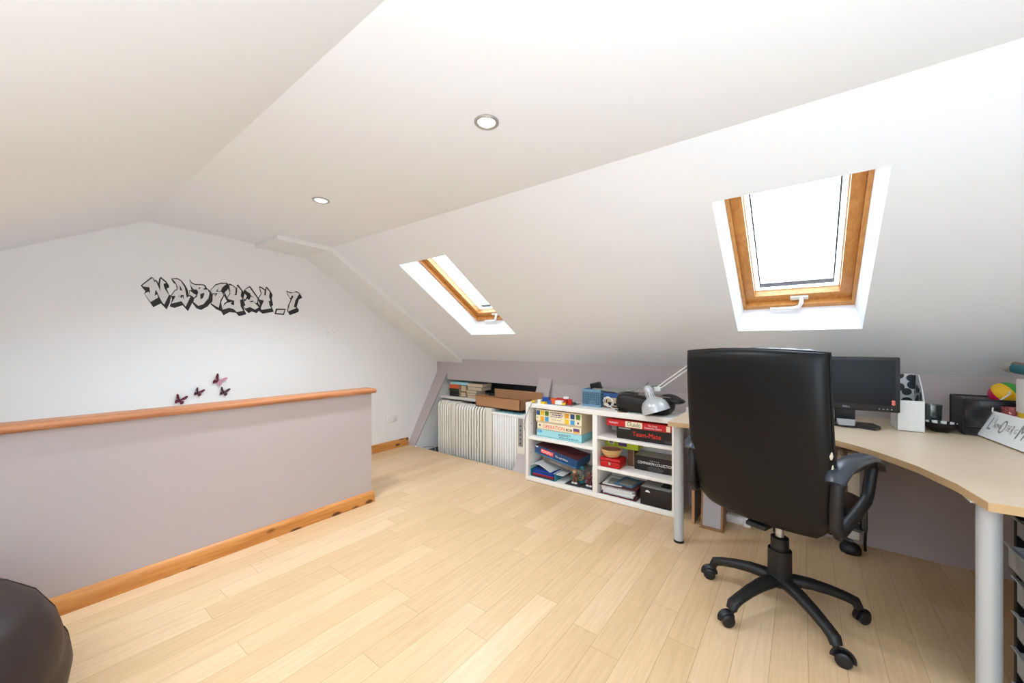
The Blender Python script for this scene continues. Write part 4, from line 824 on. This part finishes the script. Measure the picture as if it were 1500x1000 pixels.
for x, y in ((2.475, .605), (1.855, -.462), (1.80, -1.12), (3.12, .58), (3.1, -1.05)):
    L = B().m('silver'); L.cyl((x, y, .012), (x, y, DZ - DT - .004), .0275, n=32); lo = L.build('leg', t)
    B().m('black').cyl((x, y, 0), (x, y, .014), .029, n=32).build('leg_foot', lo)
    B().m('silver').box(x - .05, x + .05, y - .05, y + .05, DZ - DT - .005, DZ - DT).build('mounting_plate', lo)

# ------------------------------------------------------------------ monitor
t = thing('computer_monitor', (2.87, -.19, DZ), 'black flat computer monitor with dark screen on the corner desk', 'monitor')
y0, y1, z0, z1, xf = -.408, .03, .838, 1.134, 2.85
b = B().m('bezel'); b.box(xf, xf + .03, y0, y1, z0, z1, .006); b.pillow(.22, .32, .06, Matrix.Translation((xf + .035, (y0 + y1) / 2, .985)) @ Matrix.Rotation(PI / 2, 4, 'Y'), e=6); b.build('housing', t)
B().m('sscreen').box(xf - .0012, xf + .002, y0 + .018, y1 - .016, z0 + .036, z1 - .017, .001).build('screen', t)
b = B().m('led').text('DELL', .030, .009, face_mx(xf - .001, -.177, z0 + .013)); b.build('maker_badge', t, smooth=False)
b = B().m('led')
for k in range(4): b.box(xf - .001, xf + .001, y0 + .030 + k * .016, y0 + .035 + k * .016, z0 + .014, z0 + .018)
b.build('key_marks', t, smooth=False)
b = B().m('sticker')
for dz in (0, .013): b.cyl((xf - .0026, y0 + .026, z0 + .046 + dz), (xf - .0010, y0 + .026, z0 + .046 + dz), .0075, n=18)
b.build('round_sticker', t)
b = B().m('bezel'); b.box(xf + .055, xf + .085, -.235, -.145, DZ + .01, .93, .006); b.box(xf + .03, xf + .07, -.225, -.155, .90, .96, .004); b.build('stand_neck', t)
b = B().m('bezel'); b.prism([(2.79, -.305), (2.86, -.335), (2.97, -.315), (2.97, -.06), (2.86, -.045), (2.79, -.075), (2.83, -.14), (2.83, -.24)], lambda x, y, w: (x, y, DZ + w), .014); b.build('stand_base', t)
b = B().m('magg'); b.prism([(2.795, -.222), (2.795, -.158), (2.835, -.150), (2.835, -.230)], lambda x, y, w: (x, y, DZ + .0142 + w * (x - 2.79) / .045), .03); b.build('stand_cover', t, smooth=False)

# ------------------------------------------------------------------ magazine file
t = thing('magazine_file', (2.97, -.452, DZ), 'white card magazine file with spotted lining beside the monitor', 'magazine file')
x0, x1, y0, y1, zl, zt = 2.885, 3.10, -.503, -.404, .905, 1.035
side = [(x0, DZ), (x1, DZ), (x1, zt), (x0 + .12, zt), (x0 + .05, zt - .06), (x0, zl)]
for yy in (y0, y1 - .003): B().m('filew').prism(side, lambda x, z, w: (x, yy + w, z), .003).build('side_panel', t, smooth=False)
inn = [(x0 + .004, DZ + .004), (x1 - .004, DZ + .004), (x1 - .004, zt - .002), (x0 + .122, zt - .002), (x0 + .054, zt - .062), (x0 + .005, zl)]
for yy in (y0 + .003, y1 - .004): B().m('cow').prism(inn, lambda x, z, w: (x, yy + w, z), .001).build('spotted_lining', t, smooth=False)
b = B().m('filew').box(x0, x0 + .003, y0 + .003, y1 - .003, DZ, zl); b.box(x0, x1, y0 + .003, y1 - .003, DZ, DZ + .003); b.build('front_panel', t, smooth=False)
b = B().m('filew').box(x1 - .003, x1, y0 + .003, y1 - .003, DZ, zt); b.m('cow').box(x1 - .005, x1 - .003, y0 + .004, y1 - .004, DZ + .004, zt - .001); b.build('back_panel', t, smooth=False)
# tumbler, bowl
t = thing('drinking_glass', (3.10, -.568, DZ), 'clear drinking glass standing on the desk behind the black bowl', 'glass')
b = B().m('tumb'); b.lathe([(.0, .743), (.032, .743), (.036, .75), (.040, .87), (.038, .87), (.034, .755), (0, .752)], 32, Matrix.Translation((3.10, -.568, 0))); b.build('tumbler', t)
t = thing('small_bowl', (2.985, -.578, DZ), 'black bowl with black and white spotted rim on the desk', 'bowl')
b = B().m('blackbox'); T = Matrix.Translation((2.985, -.578, 0)); b.lathe([(0, .742), (.030, .742), (.034, .746), (.050, .757), (.060, .772), (.064, .790), (.0615, .7915)], 40, T, cap=False); b.build('bowl_body', t)
b = B(); mt = ('whitei', 'blackbox'); n = 22
pr = [(.0615, .7915), (.058, .778), (.048, .764)]
for k in range(n):
    a0, a1 = 2 * PI * k / n, 2 * PI * (k + (.62 if k % 2 else 1.38)) / n; b.m(mt[k % 2])
    A = [a0 + (a1 - a0) * q / 3 for q in range(4)]
    v = [(r * math.cos(a), r * math.sin(a), z + (.0003 if k % 2 else 0)) for r, z in pr for a in A]; b.geo(v, [(i * 4 + j, i * 4 + j + 1, (i + 1) * 4 + j + 1, (i + 1) * 4 + j) for i in range(2) for j in range(3)], T)
b.m('whitei').lathe([(.048, .764), (.03, .752), (0, .749)], 32, T, cap=False); b.build('spotted_rim', t, fixn=False)

# ------------------------------------------------------------------ black wire mesh organiser
t = thing('mesh_organiser', (3.06, -.77, DZ), 'black wire mesh desk organiser between spotted bowl and white sign', 'desk organiser')
x0, x1, y0, y1, z0, z1 = 2.955, 3.17, -.90, -.652, DZ + .002, .925
b = B().m('black'); r = .0042
for z in (z0 + r, z1): b.tube([(x0, y0, z), (x0, y1, z), (x1, y1, z), (x1, y0, z)], r, 8, closed=True)
for x in (x0, x1):
    for y in (y0, y1): b.tube([(x, y, z0), (x, y, z1)], r, 8)
b.build('frame', t)
b = B().m('black'); w = .0009
def wires(P, Q, n, m):
    P, Q = Vector(P), Vector(Q)
    H = z1 - z0
    for sgn in (0, 1):             # two diagonal sets
        for k in range(-m, n + 1):
            u0, v0, u1, v1 = k, 0, k + m, m
            if u0 < 0: v0 -= u0; u0 = 0
            if u1 > n: v1 -= u1 - n; u1 = n
            if u1 <= u0: continue
            a, c = (u0 / n, u1 / n) if sgn == 0 else (1 - u0 / n, 1 - u1 / n)
            b.tube([P + (Q - P) * a + Vector((0, 0, H * v0 / m)), P + (Q - P) * c + Vector((0, 0, H * v1 / m))], w, 4, cap=False)
wires((x0, y0, z0), (x0, y1, z0), 34, 25); b.build('mesh_sheet', t, smooth=False, weld=False, fixn=False)
b = B().m('black'); wires((x1, y0, z0), (x1, y1, z0), 34, 25); b.build('mesh_sheet', t, smooth=False, weld=False, fixn=False)
b = B().m('black').box(x0 + .004, x1 - .004, y1 - .003, y1, z0, z1); b.box(x0, x1, y0, y1, z0, z0 + .003); b.build('solid_panels', t, smooth=False)
b = B().m('black').box(x0 - .006, x0 - .001, y0 + .05, y1 - .05, z1 - .045, z1 - .004, .002); b.build('label_clip', t)

# ------------------------------------------------------------------ right hand end of the desk: sign, bag of bits
def lean(sx, z, w=0):       # plaque plane: base line from far to near, leaning back towards -Y
    A = Vector((2.962, -.697, DZ + .007)); Bq = Vector((2.48, -.748, DZ + .007)); d = (Bq - A).normalized(); nrm = Vector((-d.y, d.x, 0));
    if nrm.y < 0: nrm = -nrm
    a = math.radians(24); up = Vector((0, 0, math.cos(a))) - nrm * math.sin(a); out = nrm * math.cos(a) + Vector((0, 0, math.sin(a)))
    return A + d * sx + up * z + out * w
t = thing('canvas_sign', (2.72, -.73, DZ), 'white canvas sign with grey lettering leaning at right end of desk', 'sign')
b = B().m('sign'); H, Wd = .135, .47
b.geo([lean(0, 0, .0), lean(Wd, 0, .0), lean(Wd, H, 0), lean(0, H, 0)], [(0, 1, 2, 3)]); b.m('signe')
b.geo([lean(0, 0, 0), lean(Wd, 0, 0), lean(Wd, H, 0), lean(0, H, 0), lean(0, 0, -.014), lean(Wd, 0, -.014), lean(Wd, H, -.014), lean(0, H, -.014)], [(0, 4, 5, 1), (1, 5, 6, 2), (2, 6, 7, 3), (3, 7, 4, 0), (4, 7, 6, 5)])
b.build('canvas', t, smooth=False)
b = B().m('signi')
o = lean(0, 0, .0012); ex = (lean(1, 0, .0012) - o); ey = (lean(0, 1, .0012) - o); ez = ex.cross(ey)
def sgn(s, u, v, w, h): b.text(s, w, h, Matrix(((ex.x, ey.x, ez.x, (o + ex * u + ey * v).x), (ex.y, ey.y, ez.y, (o + ex * u + ey * v).y), (ex.z, ey.z, ez.z, (o + ex * u + ey * v).z), (0, 0, 0, 1))))
sgn('L', .045, .042, .030, .062); sgn("'", .078, .075, .005, .03); sgn('HUMAN', .085, .058, .062, .024); sgn('O', .135, .040, .040, .066); sgn('THE', .182, .060, .030, .028); sgn('R', .222, .052, .016, .04); sgn('G', .248, .060, .018, .022); sgn('M', .275, .040, .05, .066)
b.build('lettering', t, smooth=False)
t = thing('beach_ball', (3.04, -.80, .90), 'pink yellow and green inflatable toy resting on the mesh organiser', 'inflatable toy')
n, k = 36, 20; cols = ('pink', 'yvin', 'gvin', 'pink')
b = B(); C0 = Matrix.Translation((3.045, -.815, .948)) @ Matrix.Rotation(.55, 4, 'Y') @ Matrix.Rotation(-.5, 4, 'X') @ Matrix.Diagonal((1.1, 1.0, 1.05, 1))
rad = .06; V = lambda i, j: (rad * math.sin(PI * i / k) * math.cos(2 * PI * j / n), rad * math.sin(PI * i / k) * math.sin(2 * PI * j / n), rad * math.cos(PI * i / k))
for j in range(n):
    b.m(('gvin', 'pink', 'yvin', 'gvin', 'pink', 'yvin')[j * 6 // n])
    for i in range(k): b.geo([V(i, j), V(i + 1, j), V(i + 1, j + 1), V(i, j + 1)], [(0, 1, 2, 3)], C0)
b.build('ball_skin', t, angle=80)
b = B().m('wplas').tube([C0 @ Vector((-.055, .0, .006)), C0 @ Vector((-.058, .02, -.02)), (2.965, -.752, .905), (2.935, -.742, .872), (2.90, -.752, .86), (2.87, -.765, .858)], .003, 8); b.build('ribbon', t)
tag(B().m('pat').box(2.85, 2.945, -.86, -.77, DZ, .90, .003).build('patterned_box'), 'red patterned box standing on desk under the inflatable toy', 'box')
tag(B().m('yellow').box(2.68, 2.835, -.95, -.79, DZ, .890, .003).build('yellow_box'), 'yellow box on the desk right of red patterned box', 'box')
tag(B().m('cloth').box(2.71, 2.832, -.93, -.785, .8905, 1.043, .004).build('white_carton'), 'plain white carton standing on top of the yellow box', 'box')
t = thing('rolled_poster', (2.95, -.80, 1.03), 'teal rolled paper tube with silver foil end above the toy', 'paper roll')
p0, p1 = Vector((2.93, -.788, 1.095)), Vector((2.56, -.91, 1.055))
b = B().m('tealp').tube([p0 + (p1 - p0) * .12, p1], .026, 20); b.build('roll', t)
b = B().m('brownt').tube([p0 + (p1 - p0) * .10 + Vector((0, 0, .012)), p1 + Vector((0, 0, .014))], .017, 16); b.build('inner_tube', t)
b = B().m('foil').tube([p0 - (p1 - p0) * .02, p0 + (p1 - p0) * .04, p0 + (p1 - p0) * .13], [.020, .027, .023], 18); b.build('foil_end', t)

# ------------------------------------------------------------------ drawer tower below the desk wing
t = thing('drawer_tower', (1.80, -.78, 0), 'black plastic tower with translucent drawers under right end of desk', 'drawer unit')
x0, x1, y0, y1, zt = 1.62, 2.005, -.95, -.552, .675
b = B().m('black')
for xx in (x0, x1 - .018):
    for yy in (y0, y1 - .018): b.box(xx, xx + .018, yy, yy + .018, .0, zt, .002)
b.box(x0, x1, y0, y1, zt - .02, zt, .004); b.box(x0, x1, y0, y1, 0.0, .02, .003); b.box(x0, x1, y0, y0 + .004, .02, zt); b.box(x0 + .002, x0 + .006, y0, y1, .02, zt); b.box(x1 - .006, x1 - .002, y0, y1, .02, zt)
for z in (.135, .25, .365, .475, .58): b.box(x0 + .01, x1 - .01, y0, y1 - .01, z - .004, z)
b.build('tower_frame', t, smooth=False)
for k, (z, pull) in enumerate(((.024, 0), (.14, 0), (.255, 0), (.37, 0), (.478, .018), (.583, 0))):
    h = .068 if k < 5 else .05; yf = y1 + .002 + pull
    b = B().m('drawer'); a, c = x0 + .03, x1 - .03
    b.box(a, c, yf - .004, yf, z, z + h); b.box(a, c, y0 + .02, yf, z, z + .003); b.box(a, a + .003, y0 + .02, yf, z, z + h); b.box(c - .003, c, y0 + .02, yf, z, z + h)
    d = b.build('drawer', t, smooth=False)
    b = B().m('drawer'); b.prism([(0, h - .004), (.009, h), (.012, h + .004), (.010, h + .007), (0, h + .004)], lambda u, v, w: (x0 + .012 + w, yf - .004 + u, z + v), x1 - x0 - .024); b.build('drawer_lip', d, smooth=False)

# ------------------------------------------------------------------ below the desk
t = thing('upright_board', (2.93, .588, 0), 'grey laminate board with raw chipboard edge under left end of desk', 'board')
B().m('panelg').box(2.785, 3.09, .580, .597, 0, .70).build('laminate_face', t, smooth=False)
B().m('chip').box(2.780, 2.785, .580, .597, 0, .70).build('raw_edge', t, smooth=False)
t = thing('loudspeaker', (2.83, .476, 0), 'small wooden loudspeaker with grey cloth front on floor under desk', 'loudspeaker')
b = B().m('spkw')
b.prism([(2.765, .0), (2.90, .0), (2.93, .26), (2.80, .26)], lambda x, z, w: (x, .412 + w, z), .128); b.build('cabinet', t, smooth=False)
b = B().m('spkf'); b.prism([(2.7655, .014), (2.768, .014), (2.7995, .25), (2.797, .25)], lambda x, z, w: (x, .424 + w, z), .104); b.build('grille_cloth', t, smooth=False)
b = B().m('spkw').box(2.748, 2.775, .408, .545, 0, .012, .002); b.build('plinth', t)
fin_radiator(2.985, 3.085, -.262, .19, 0.0, .56, 8, .06, 'cream finned oil radiator on castors beneath the desk, behind chair', castors=True)
tag(B().m('black').tube([(2.985, -.275, .30), (2.98, -.288, .27), (2.985, -.28, .22), (2.98, -.286, .14), (2.985, -.283, .06), (3.0, -.285, .01), (3.03, -.288, .008)], .007, 8).build('black_flex'), 'black power flex hanging on end of the radiator beneath desk', 'cable')
t = thing('power_strip', (2.99, .34, 0), 'white plug adaptor block on the floor under the desk', 'power strip')
B().m('wplas').box(2.95, 3.01, .30, .42, 0, .05, .006).build('strip_body', t); B().m('wplas').box(2.93, 2.985, .275, .315, .0, .06, .005).build('plug', t)

# ------------------------------------------------------------------ architect's lamp
t = thing('desk_lamp', (2.86, .60, DZ), 'silver bell-shaped architect lamp with white spring arms at desk end', 'lamp')
base = Vector((2.86, .60, DZ)); elb = Vector((2.86, .505, 1.150)); joint = Vector((2.835, .838, .884)); head = Vector((2.80, .868, .845))
b = B().m('wmetal'); b.cyl(base, base + Vector((0, 0, .022)), .05, n=28); b.box(2.845, 2.875, .585, .615, DZ + .02, .80, .004); b.box(2.85, 2.872, .59, .625, .79, .865, .004); b.build('base', t)
def arm2(p, q, sep, nm):
    b = B().m('wmetal')
    for s_ in (-1, 1): b.tube([p + Vector((0, .35, .9)).normalized() * s_ * sep, q + Vector((0, .35, .9)).normalized() * s_ * sep], .0042, 8)
    b.build(nm, t)
arm2(joint, elb, .011, 'upper_arm'); arm2(base + Vector((0, .01, .10)), elb, .010, 'lower_arm')
b = B().m('wmetal')
for p in (elb,): b.box(p.x - .012, p.x + .012, p.y - .02, p.y + .02, p.z - .02, p.z + .02, .005)
b.box(joint.x - .010, joint.x + .010, joint.y - .022, joint.y + .022, joint.z - .018, joint.z + .014, .004); b.build('joints', t)
b = B().m('steel').tube([joint + Vector((0, 0, -.01)), joint + Vector((-.01, .012, -.03)), head + Vector((.012, -.02, -.012))], .004, 8); b.build('swivel', t)
# shade axis points down and a little right
ax = Vector((-.02, -.36, -.93)).normalized(); zq = -ax
R = zq.to_track_quat('Z', 'Y').to_matrix().to_4x4(); C0 = Matrix.Translation((2.795, .895, .886)) @ R
b = B().m('silverl'); b.lathe([(.024, -.070), (.044, -.076), (.068, -.090), (.086, -.114), (.095, -.145), (.096, -.175), (.094, -.175), (.084, -.118), (.062, -.092), (.022, -.078)], 44, C0, cap=False); b.build('shade', t)
b = B().m('silverl'); b.lathe([(0, .022), (.012, .020), (.024, .011), (.031, -.004), (.032, -.020), (.031, -.030), (.034, -.034), (.033, -.068), (.038, -.074)], 32, C0, cap=False); cap = b.build('shade_cap', t)
b = B().m('dgrey')
for k in range(14):
    a = 2 * PI * k / 14; b.tube([C0 @ Vector((.0338 * math.cos(a), .0338 * math.sin(a), -.040)), C0 @ Vector((.0334 * math.cos(a), .0334 * math.sin(a), -.064))], .0018, 5)
b.build('vent_slots', cap)
b = B().m('black').tube([C0 @ Vector((0, 0, .014)), C0 @ Vector((-.002, 0, .03)), Vector((2.80, .888, .93))], .0028, 6)
b.tube([C0 @ Vector((.004, -.002, .012)), Vector((2.82, .84, .905)), joint + Vector((.01, 0, .018)), elb + Vector((.01, 0, .0)), elb + Vector((.01, -.012, .02)), elb + Vector((.01, -.03, .018)), elb + Vector((.01, -.04, -.01))], .0022, 6); b.build('flex', t)

# ------------------------------------------------------------------ office chair
CH = (2.115, .085, 0); yaw = -.36
t = thing('office_chair', CH, 'black leather high-back swivel office chair at the corner desk', 'chair', rz=yaw)
b = B().m('nylon'); b.lathe([(.0, .118), (.045, .118), (.052, .13), (.05, .165), (.046, .168), (.046, .275), (.043, .278), (.041, .270), (.0, .27)], 32); hub = b.build('gas_lift_sleeve', t, local=True)
b = B().m('nylon'); b.lathe([(.036, .26), (.035, .33), (.030, .333), (0, .333)], 28); b.build('inner_sleeve', hub, local=True)
b = B().m('chrome'); b.cyl((0, 0, .33), (0, 0, .44), .0165, n=24); b.build('piston', t, local=True)
for k in range(5):
    a = math.radians(75) + .0 - yaw + k * 2 * PI / 5; c, s_ = math.cos(a), math.sin(a)
    def P(r, z): return (r * c, r * s_, z)
    b = B().m('nylon')
    rr = [.02, .06, .12, .19, .25, .283, .293]; zz = [.135, .142, .138, .124, .106, .092, .070]; wd = [.030, .032, .029, .026, .024, .025, .022]
    b.tube([P(r, z) for r, z in zip(rr, zz)], wd, 16, flat=(1.0, .82)); leg = b.build('base_leg', t, local=True)
    ca = a + (.5, -.4, .9, .35, -.7)[k]; off = Vector((.022 * math.cos(ca), .022 * math.sin(ca), 0)); e = Vector(P(.289, 0)); ad = Vector((-math.sin(ca), math.cos(ca), 0))
    b = B().m('black'); b.cyl(e + Vector((0, 0, .058)), e + Vector((0, 0, .085)), .011, n=16)
    hood = [e + off + Vector((0, 0, .027)) + Vector((math.cos(ca) * .027 * math.cos(q), math.sin(ca) * .027 * math.cos(q), .030 * math.sin(q))) for q in [PI * j / 10 - .25 for j in range(12)]]
    b.tube(hood, .008, 10, flat=(1.7, .5))
    for sd in (-1, 1):
        m0 = e + off + Vector((0, 0, .0265)) + ad * sd * .004; m1 = m0 + ad * sd * .018
        b.tube([m0, m0 + (m1 - m0) * .15, m0 + (m1 - m0) * .8, m1, m1 + ad * sd * .001], [.024, .0265, .0265, .022, .012], 24)
    b.build('castor', leg, local=True)
b = B().m('black').box(-.14, .14, -.13, .13, .435, .46, .008); b.box(-.07, .07, -.05, .05, .40, .44, .008); b.box(-.22, -.05, -.04, .04, .425, .445, .006); b.build('tilt_mechanism', t, local=True)
b = B().m('black').tube([(.02, -.05, .42), (.02, -.20, .415), (.025, -.25, .41)], .006, 8); b.build('lift_lever', t, local=True)
def seatf(x, y, z): return (x, y, z + (.012 * math.cos(x * 9) if z > 0 else 0) - (.035 * max(0, x / .26) ** 3))
b = B().m('leatherp').pillow(.52, .50, .12, Matrix.Translation((.055, 0, .505)), e=6, n=24, fn=seatf, sq=5); b.build('seat', t, local=True, angle=70)
# backrest: outline (lateral, height) with rounded lower corners and a gentle crown on top
def back_pt(u, v, w):
    """u,v in -1..1 over the backrest, w = offset forwards"""
    z = .462 + (v + 1) / 2 * .708
    half = .280 - .006 * (v + 1) / 2
    if v < -.62: half *= (1 - .27 * ((-.62 - v) / .38) ** 2)
    y = u * half + .004
    z += .012 * (1 - u * u) * (1 if v > 0 else -.6) * abs(v)
    x = -.208 - .085 * (v + 1) / 2 + .045 * u * u * .6 - .02 * math.cos(v * 1.5) + w
    return Vector((x, y, z))
def shell(th0, th1, n=30, m=34, e=14, mt='leather', ins=1.0):
    b = B().m(mt); v = []; f = []
    for side, th in ((0, th0), (1, th1)):
        for i in range(m + 1):
            for j in range(n + 1):
                q = lambda a: math.copysign(1 - (1 - abs(a)) ** 2.2, a)
                u, w_ = q(2 * j / n - 1), q(2 * i / m - 1)
                k = max(0, (1 - abs(u) ** e) * (1 - abs(w_) ** e)) ** .5
                v.append(back_pt(u * ins, w_ * ins, th * k))
    N1 = n + 1; S = N1 * (m + 1)
    for sd in range(2):
        for i in range(m):
            for j in range(n):
                a = sd * S + i * N1 + j; qd = (a, a + 1, a + N1 + 1, a + N1); f.append(qd if sd else qd[::-1])
    return b.geo(v, f)
bk = shell(-.028, .03, e=16).build('back_panel', t, local=True, angle=70)
def cush(): 
    b = shell(.02, .105, e=9, mt='leatherp', ins=.995)
    for v in b.bm.verts:
        if v.co.x > back_pt(0, 0, .0).x - .2 and v.co.z > .9: fr_ = min(1, max(0, (v.co.x + .293 - .03) / .06)); v.co.z += min(1, max(0, v.co.z - 1.08) / .07) * (.003 * math.sin(v.co.y * 95 + 20 * v.co.x) * fr_ + (.048 - .34 * (v.co.y - .004) ** 2) * fr_)
    return b
cush().build('back_cushion', t, local=True, angle=70)
pts = [back_pt(u, v, .006) for u, v in [(-1 + 2 * k / 30, 1) for k in range(31)]] + [back_pt(1, 1 - 2 * k / 40, .006) for k in range(1, 41)] + [back_pt(1 - 2 * k / 30, -1, .006) for k in range(1, 31)] + [back_pt(-1, -1 + 2 * k / 40, .006) for k in range(1, 40)]
B().m('leather').tube(pts, .006, 8, closed=True).build('piping', bk, local=True)
b = B().m('foam')
for z, h in ((.80, .02), (.745, .032)):
    v = (z - .462) / .708 * 2 - 1; p = back_pt(-.985, v, -.006); b.lathe([(0, -h), (.006, -h * .6), (.009, 0), (.006, h * .7), (0, h)], 10, Matrix.Translation(p + Vector((.0, .002, 0))))
b.build('torn_patch', bk, local=True)
# loop arms
for sd in (-1, 1):
    y = -.283 if sd < 0 else .272
    loop = [(-.235, .70), (-.245, .62), (-.245, .545), (-.222, .518), (-.19, .522), (-.06, .548), (.05, .578), (.075, .60), (.095, .64), (.125, .70), (.10, .725), (-.05, .735), (-.20, .735)]
    b = B().m('nylon').tube([(x, y, z) for x, z in loop], .021, 14, closed=True, flat=(.95, 1.0)); arm = b.build('arm_frame', t, local=True)
    top = [(-.268, .712), (-.25, .742), (-.19, .762), (-.08, .769), (.03, .762), (.10, .745), (.150, .722), (.185, .692)]
    b = B().m('armpad'); v = []; f = []; prof = [(-.036, -.016), (-.034, -.002), (-.022, .007), (0, .010), (.022, .007), (.034, -.002), (.036, -.016)]
    for i, (x, z) in enumerate(top):
        a = top[max(0, i - 1)]; c = top[min(len(top) - 1, i + 1)]; tx, tz = c[0] - a[0], c[1] - a[1]; L = math.hypot(tx, tz); nx, nz = -tz / L, tx / L; k = .8 if i in (0, len(top) - 1) else 1
        for py, pn in prof: v.append((x + nx * pn, y + py * k, z + nz * pn))
    n = len(prof)
    for i in range(len(top) - 1):
        for j in range(n - 1): f.append((i * n + j, i * n + j + 1, (i + 1) * n + j + 1, (i + 1) * n + j))
        f.append((i * n + n - 1, i * n, (i + 1) * n, (i + 1) * n + n - 1))
    f += [tuple(range(n)), tuple((len(top) - 1) * n + j for j in range(n))]
    b.geo(v, f).build('arm_pad', arm, local=True, angle=50)
    b = B().m('black').box(.0, .08, min(y, sd * .12), max(y, sd * .12), .462, .472, .003); b.tube([(.03, y, .467), (.03, y, .575)], .012, 10); b.build('arm_bracket', t, local=True)

# ------------------------------------------------------------------ camera, light, view
TH = math.atan2(735, 560)
cam = bpy.data.cameras.new('camera'); co = bpy.data.objects.new('camera', cam); COL.objects.link(co)
cam.sensor_fit = 'HORIZONTAL'; cam.sensor_width = 36; cam.lens = 36 * 560 / 1500; cam.shift_y = 5 / 1500; cam.clip_start = .02
co.location = (0, 0, 1.2); co.rotation_euler = (PI / 2, 0, -TH); scene.camera = co

w = bpy.data.worlds.new('overcast_sky'); scene.world = w; w.use_nodes = True
bg = w.node_tree.nodes['Background']; bg.inputs[0].default_value = (.69, .835, 1, 1); bg.inputs[1].default_value = SKY
# daylight through each roof window
def daylight(fr, wd, power, name):
    L = bpy.data.lights.new(name, 'AREA'); L.shape = 'RECTANGLE'; L.size = wd[1] - wd[0] - .15; L.size_y = wd[3] - wd[2] - .15; L.energy = power; L.color = (.95, .975, 1)
    o = bpy.data.objects.new(name, L); COL.objects.link(o)
    c = fr((wd[0] + wd[1]) / 2, (wd[2] + wd[3]) / 2, DEP + .16); a = fr(0, 0, 0) - fr(0, 0, 1); o.location = c
    tx = (fr(1, 0, 0) - fr(0, 0, 0)).normalized(); zz = -a.normalized(); ty = zz.cross(tx)
    o.matrix_world = Matrix(((tx.x, ty.x, zz.x, c.x), (tx.y, ty.y, zz.y, c.y), (tx.z, ty.z, zz.z, c.z), (0, 0, 0, 1)))
    return o
for fr, wd, p, nm in LIGHTS_W: daylight(globals()[fr], globals()[wd], p, nm)
for (x, y), e_ in zip(((1.145, .999), (1.15, 2.344)), SPOT):
    L = bpy.data.lights.new('downlight_lamp', 'SPOT'); L.energy = e_; L.spot_size = 2.6; L.spot_blend = .6; L.shadow_soft_size = .035; L.color = (.84, .91, 1)
    o = bpy.data.objects.new('downlight_lamp', L); COL.objects.link(o); o.location = (x, y, zc(x) - .012)
L = bpy.data.lights.new('bounced_flash', 'AREA'); L.shape = 'DISK'; L.size = .9; L.energy = FLASH; L.color = (.70, .84, 1)
o = bpy.data.objects.new('bounced_flash', L); COL.objects.link(o); o.location = FLOC; o.rotation_euler = (PI, 0, 0)
L = bpy.data.lights.new('stairwell_fill_light', 'AREA'); L.shape = 'RECTANGLE'; L.size = 1.6; L.size_y = .6; L.energy = STAIR_FILL; L.color = (.74, .86, 1)  # added fill light hidden behind the half wall, lifts gable and far ceiling
o = bpy.data.objects.new('stairwell_fill_light', L); COL.objects.link(o); o.location = (.6, 3.25, .2); o.rotation_euler = (PI, 0, 0)
vs_ = scene.view_settings
vs_.view_transform = 'Standard'; vs_.look = 'None'; vs_.gamma = 1; vs_.use_curve_mapping = False; vs_.exposure = EXPO
cy = scene.cycles
cy.use_denoising = True; cy.max_bounces = 10; cy.diffuse_bounces = 6; cy.transparent_max_bounces = 12; cy.sample_clamp_indirect = 6; cy.caustics_reflective = False; cy.caustics_refractive = False
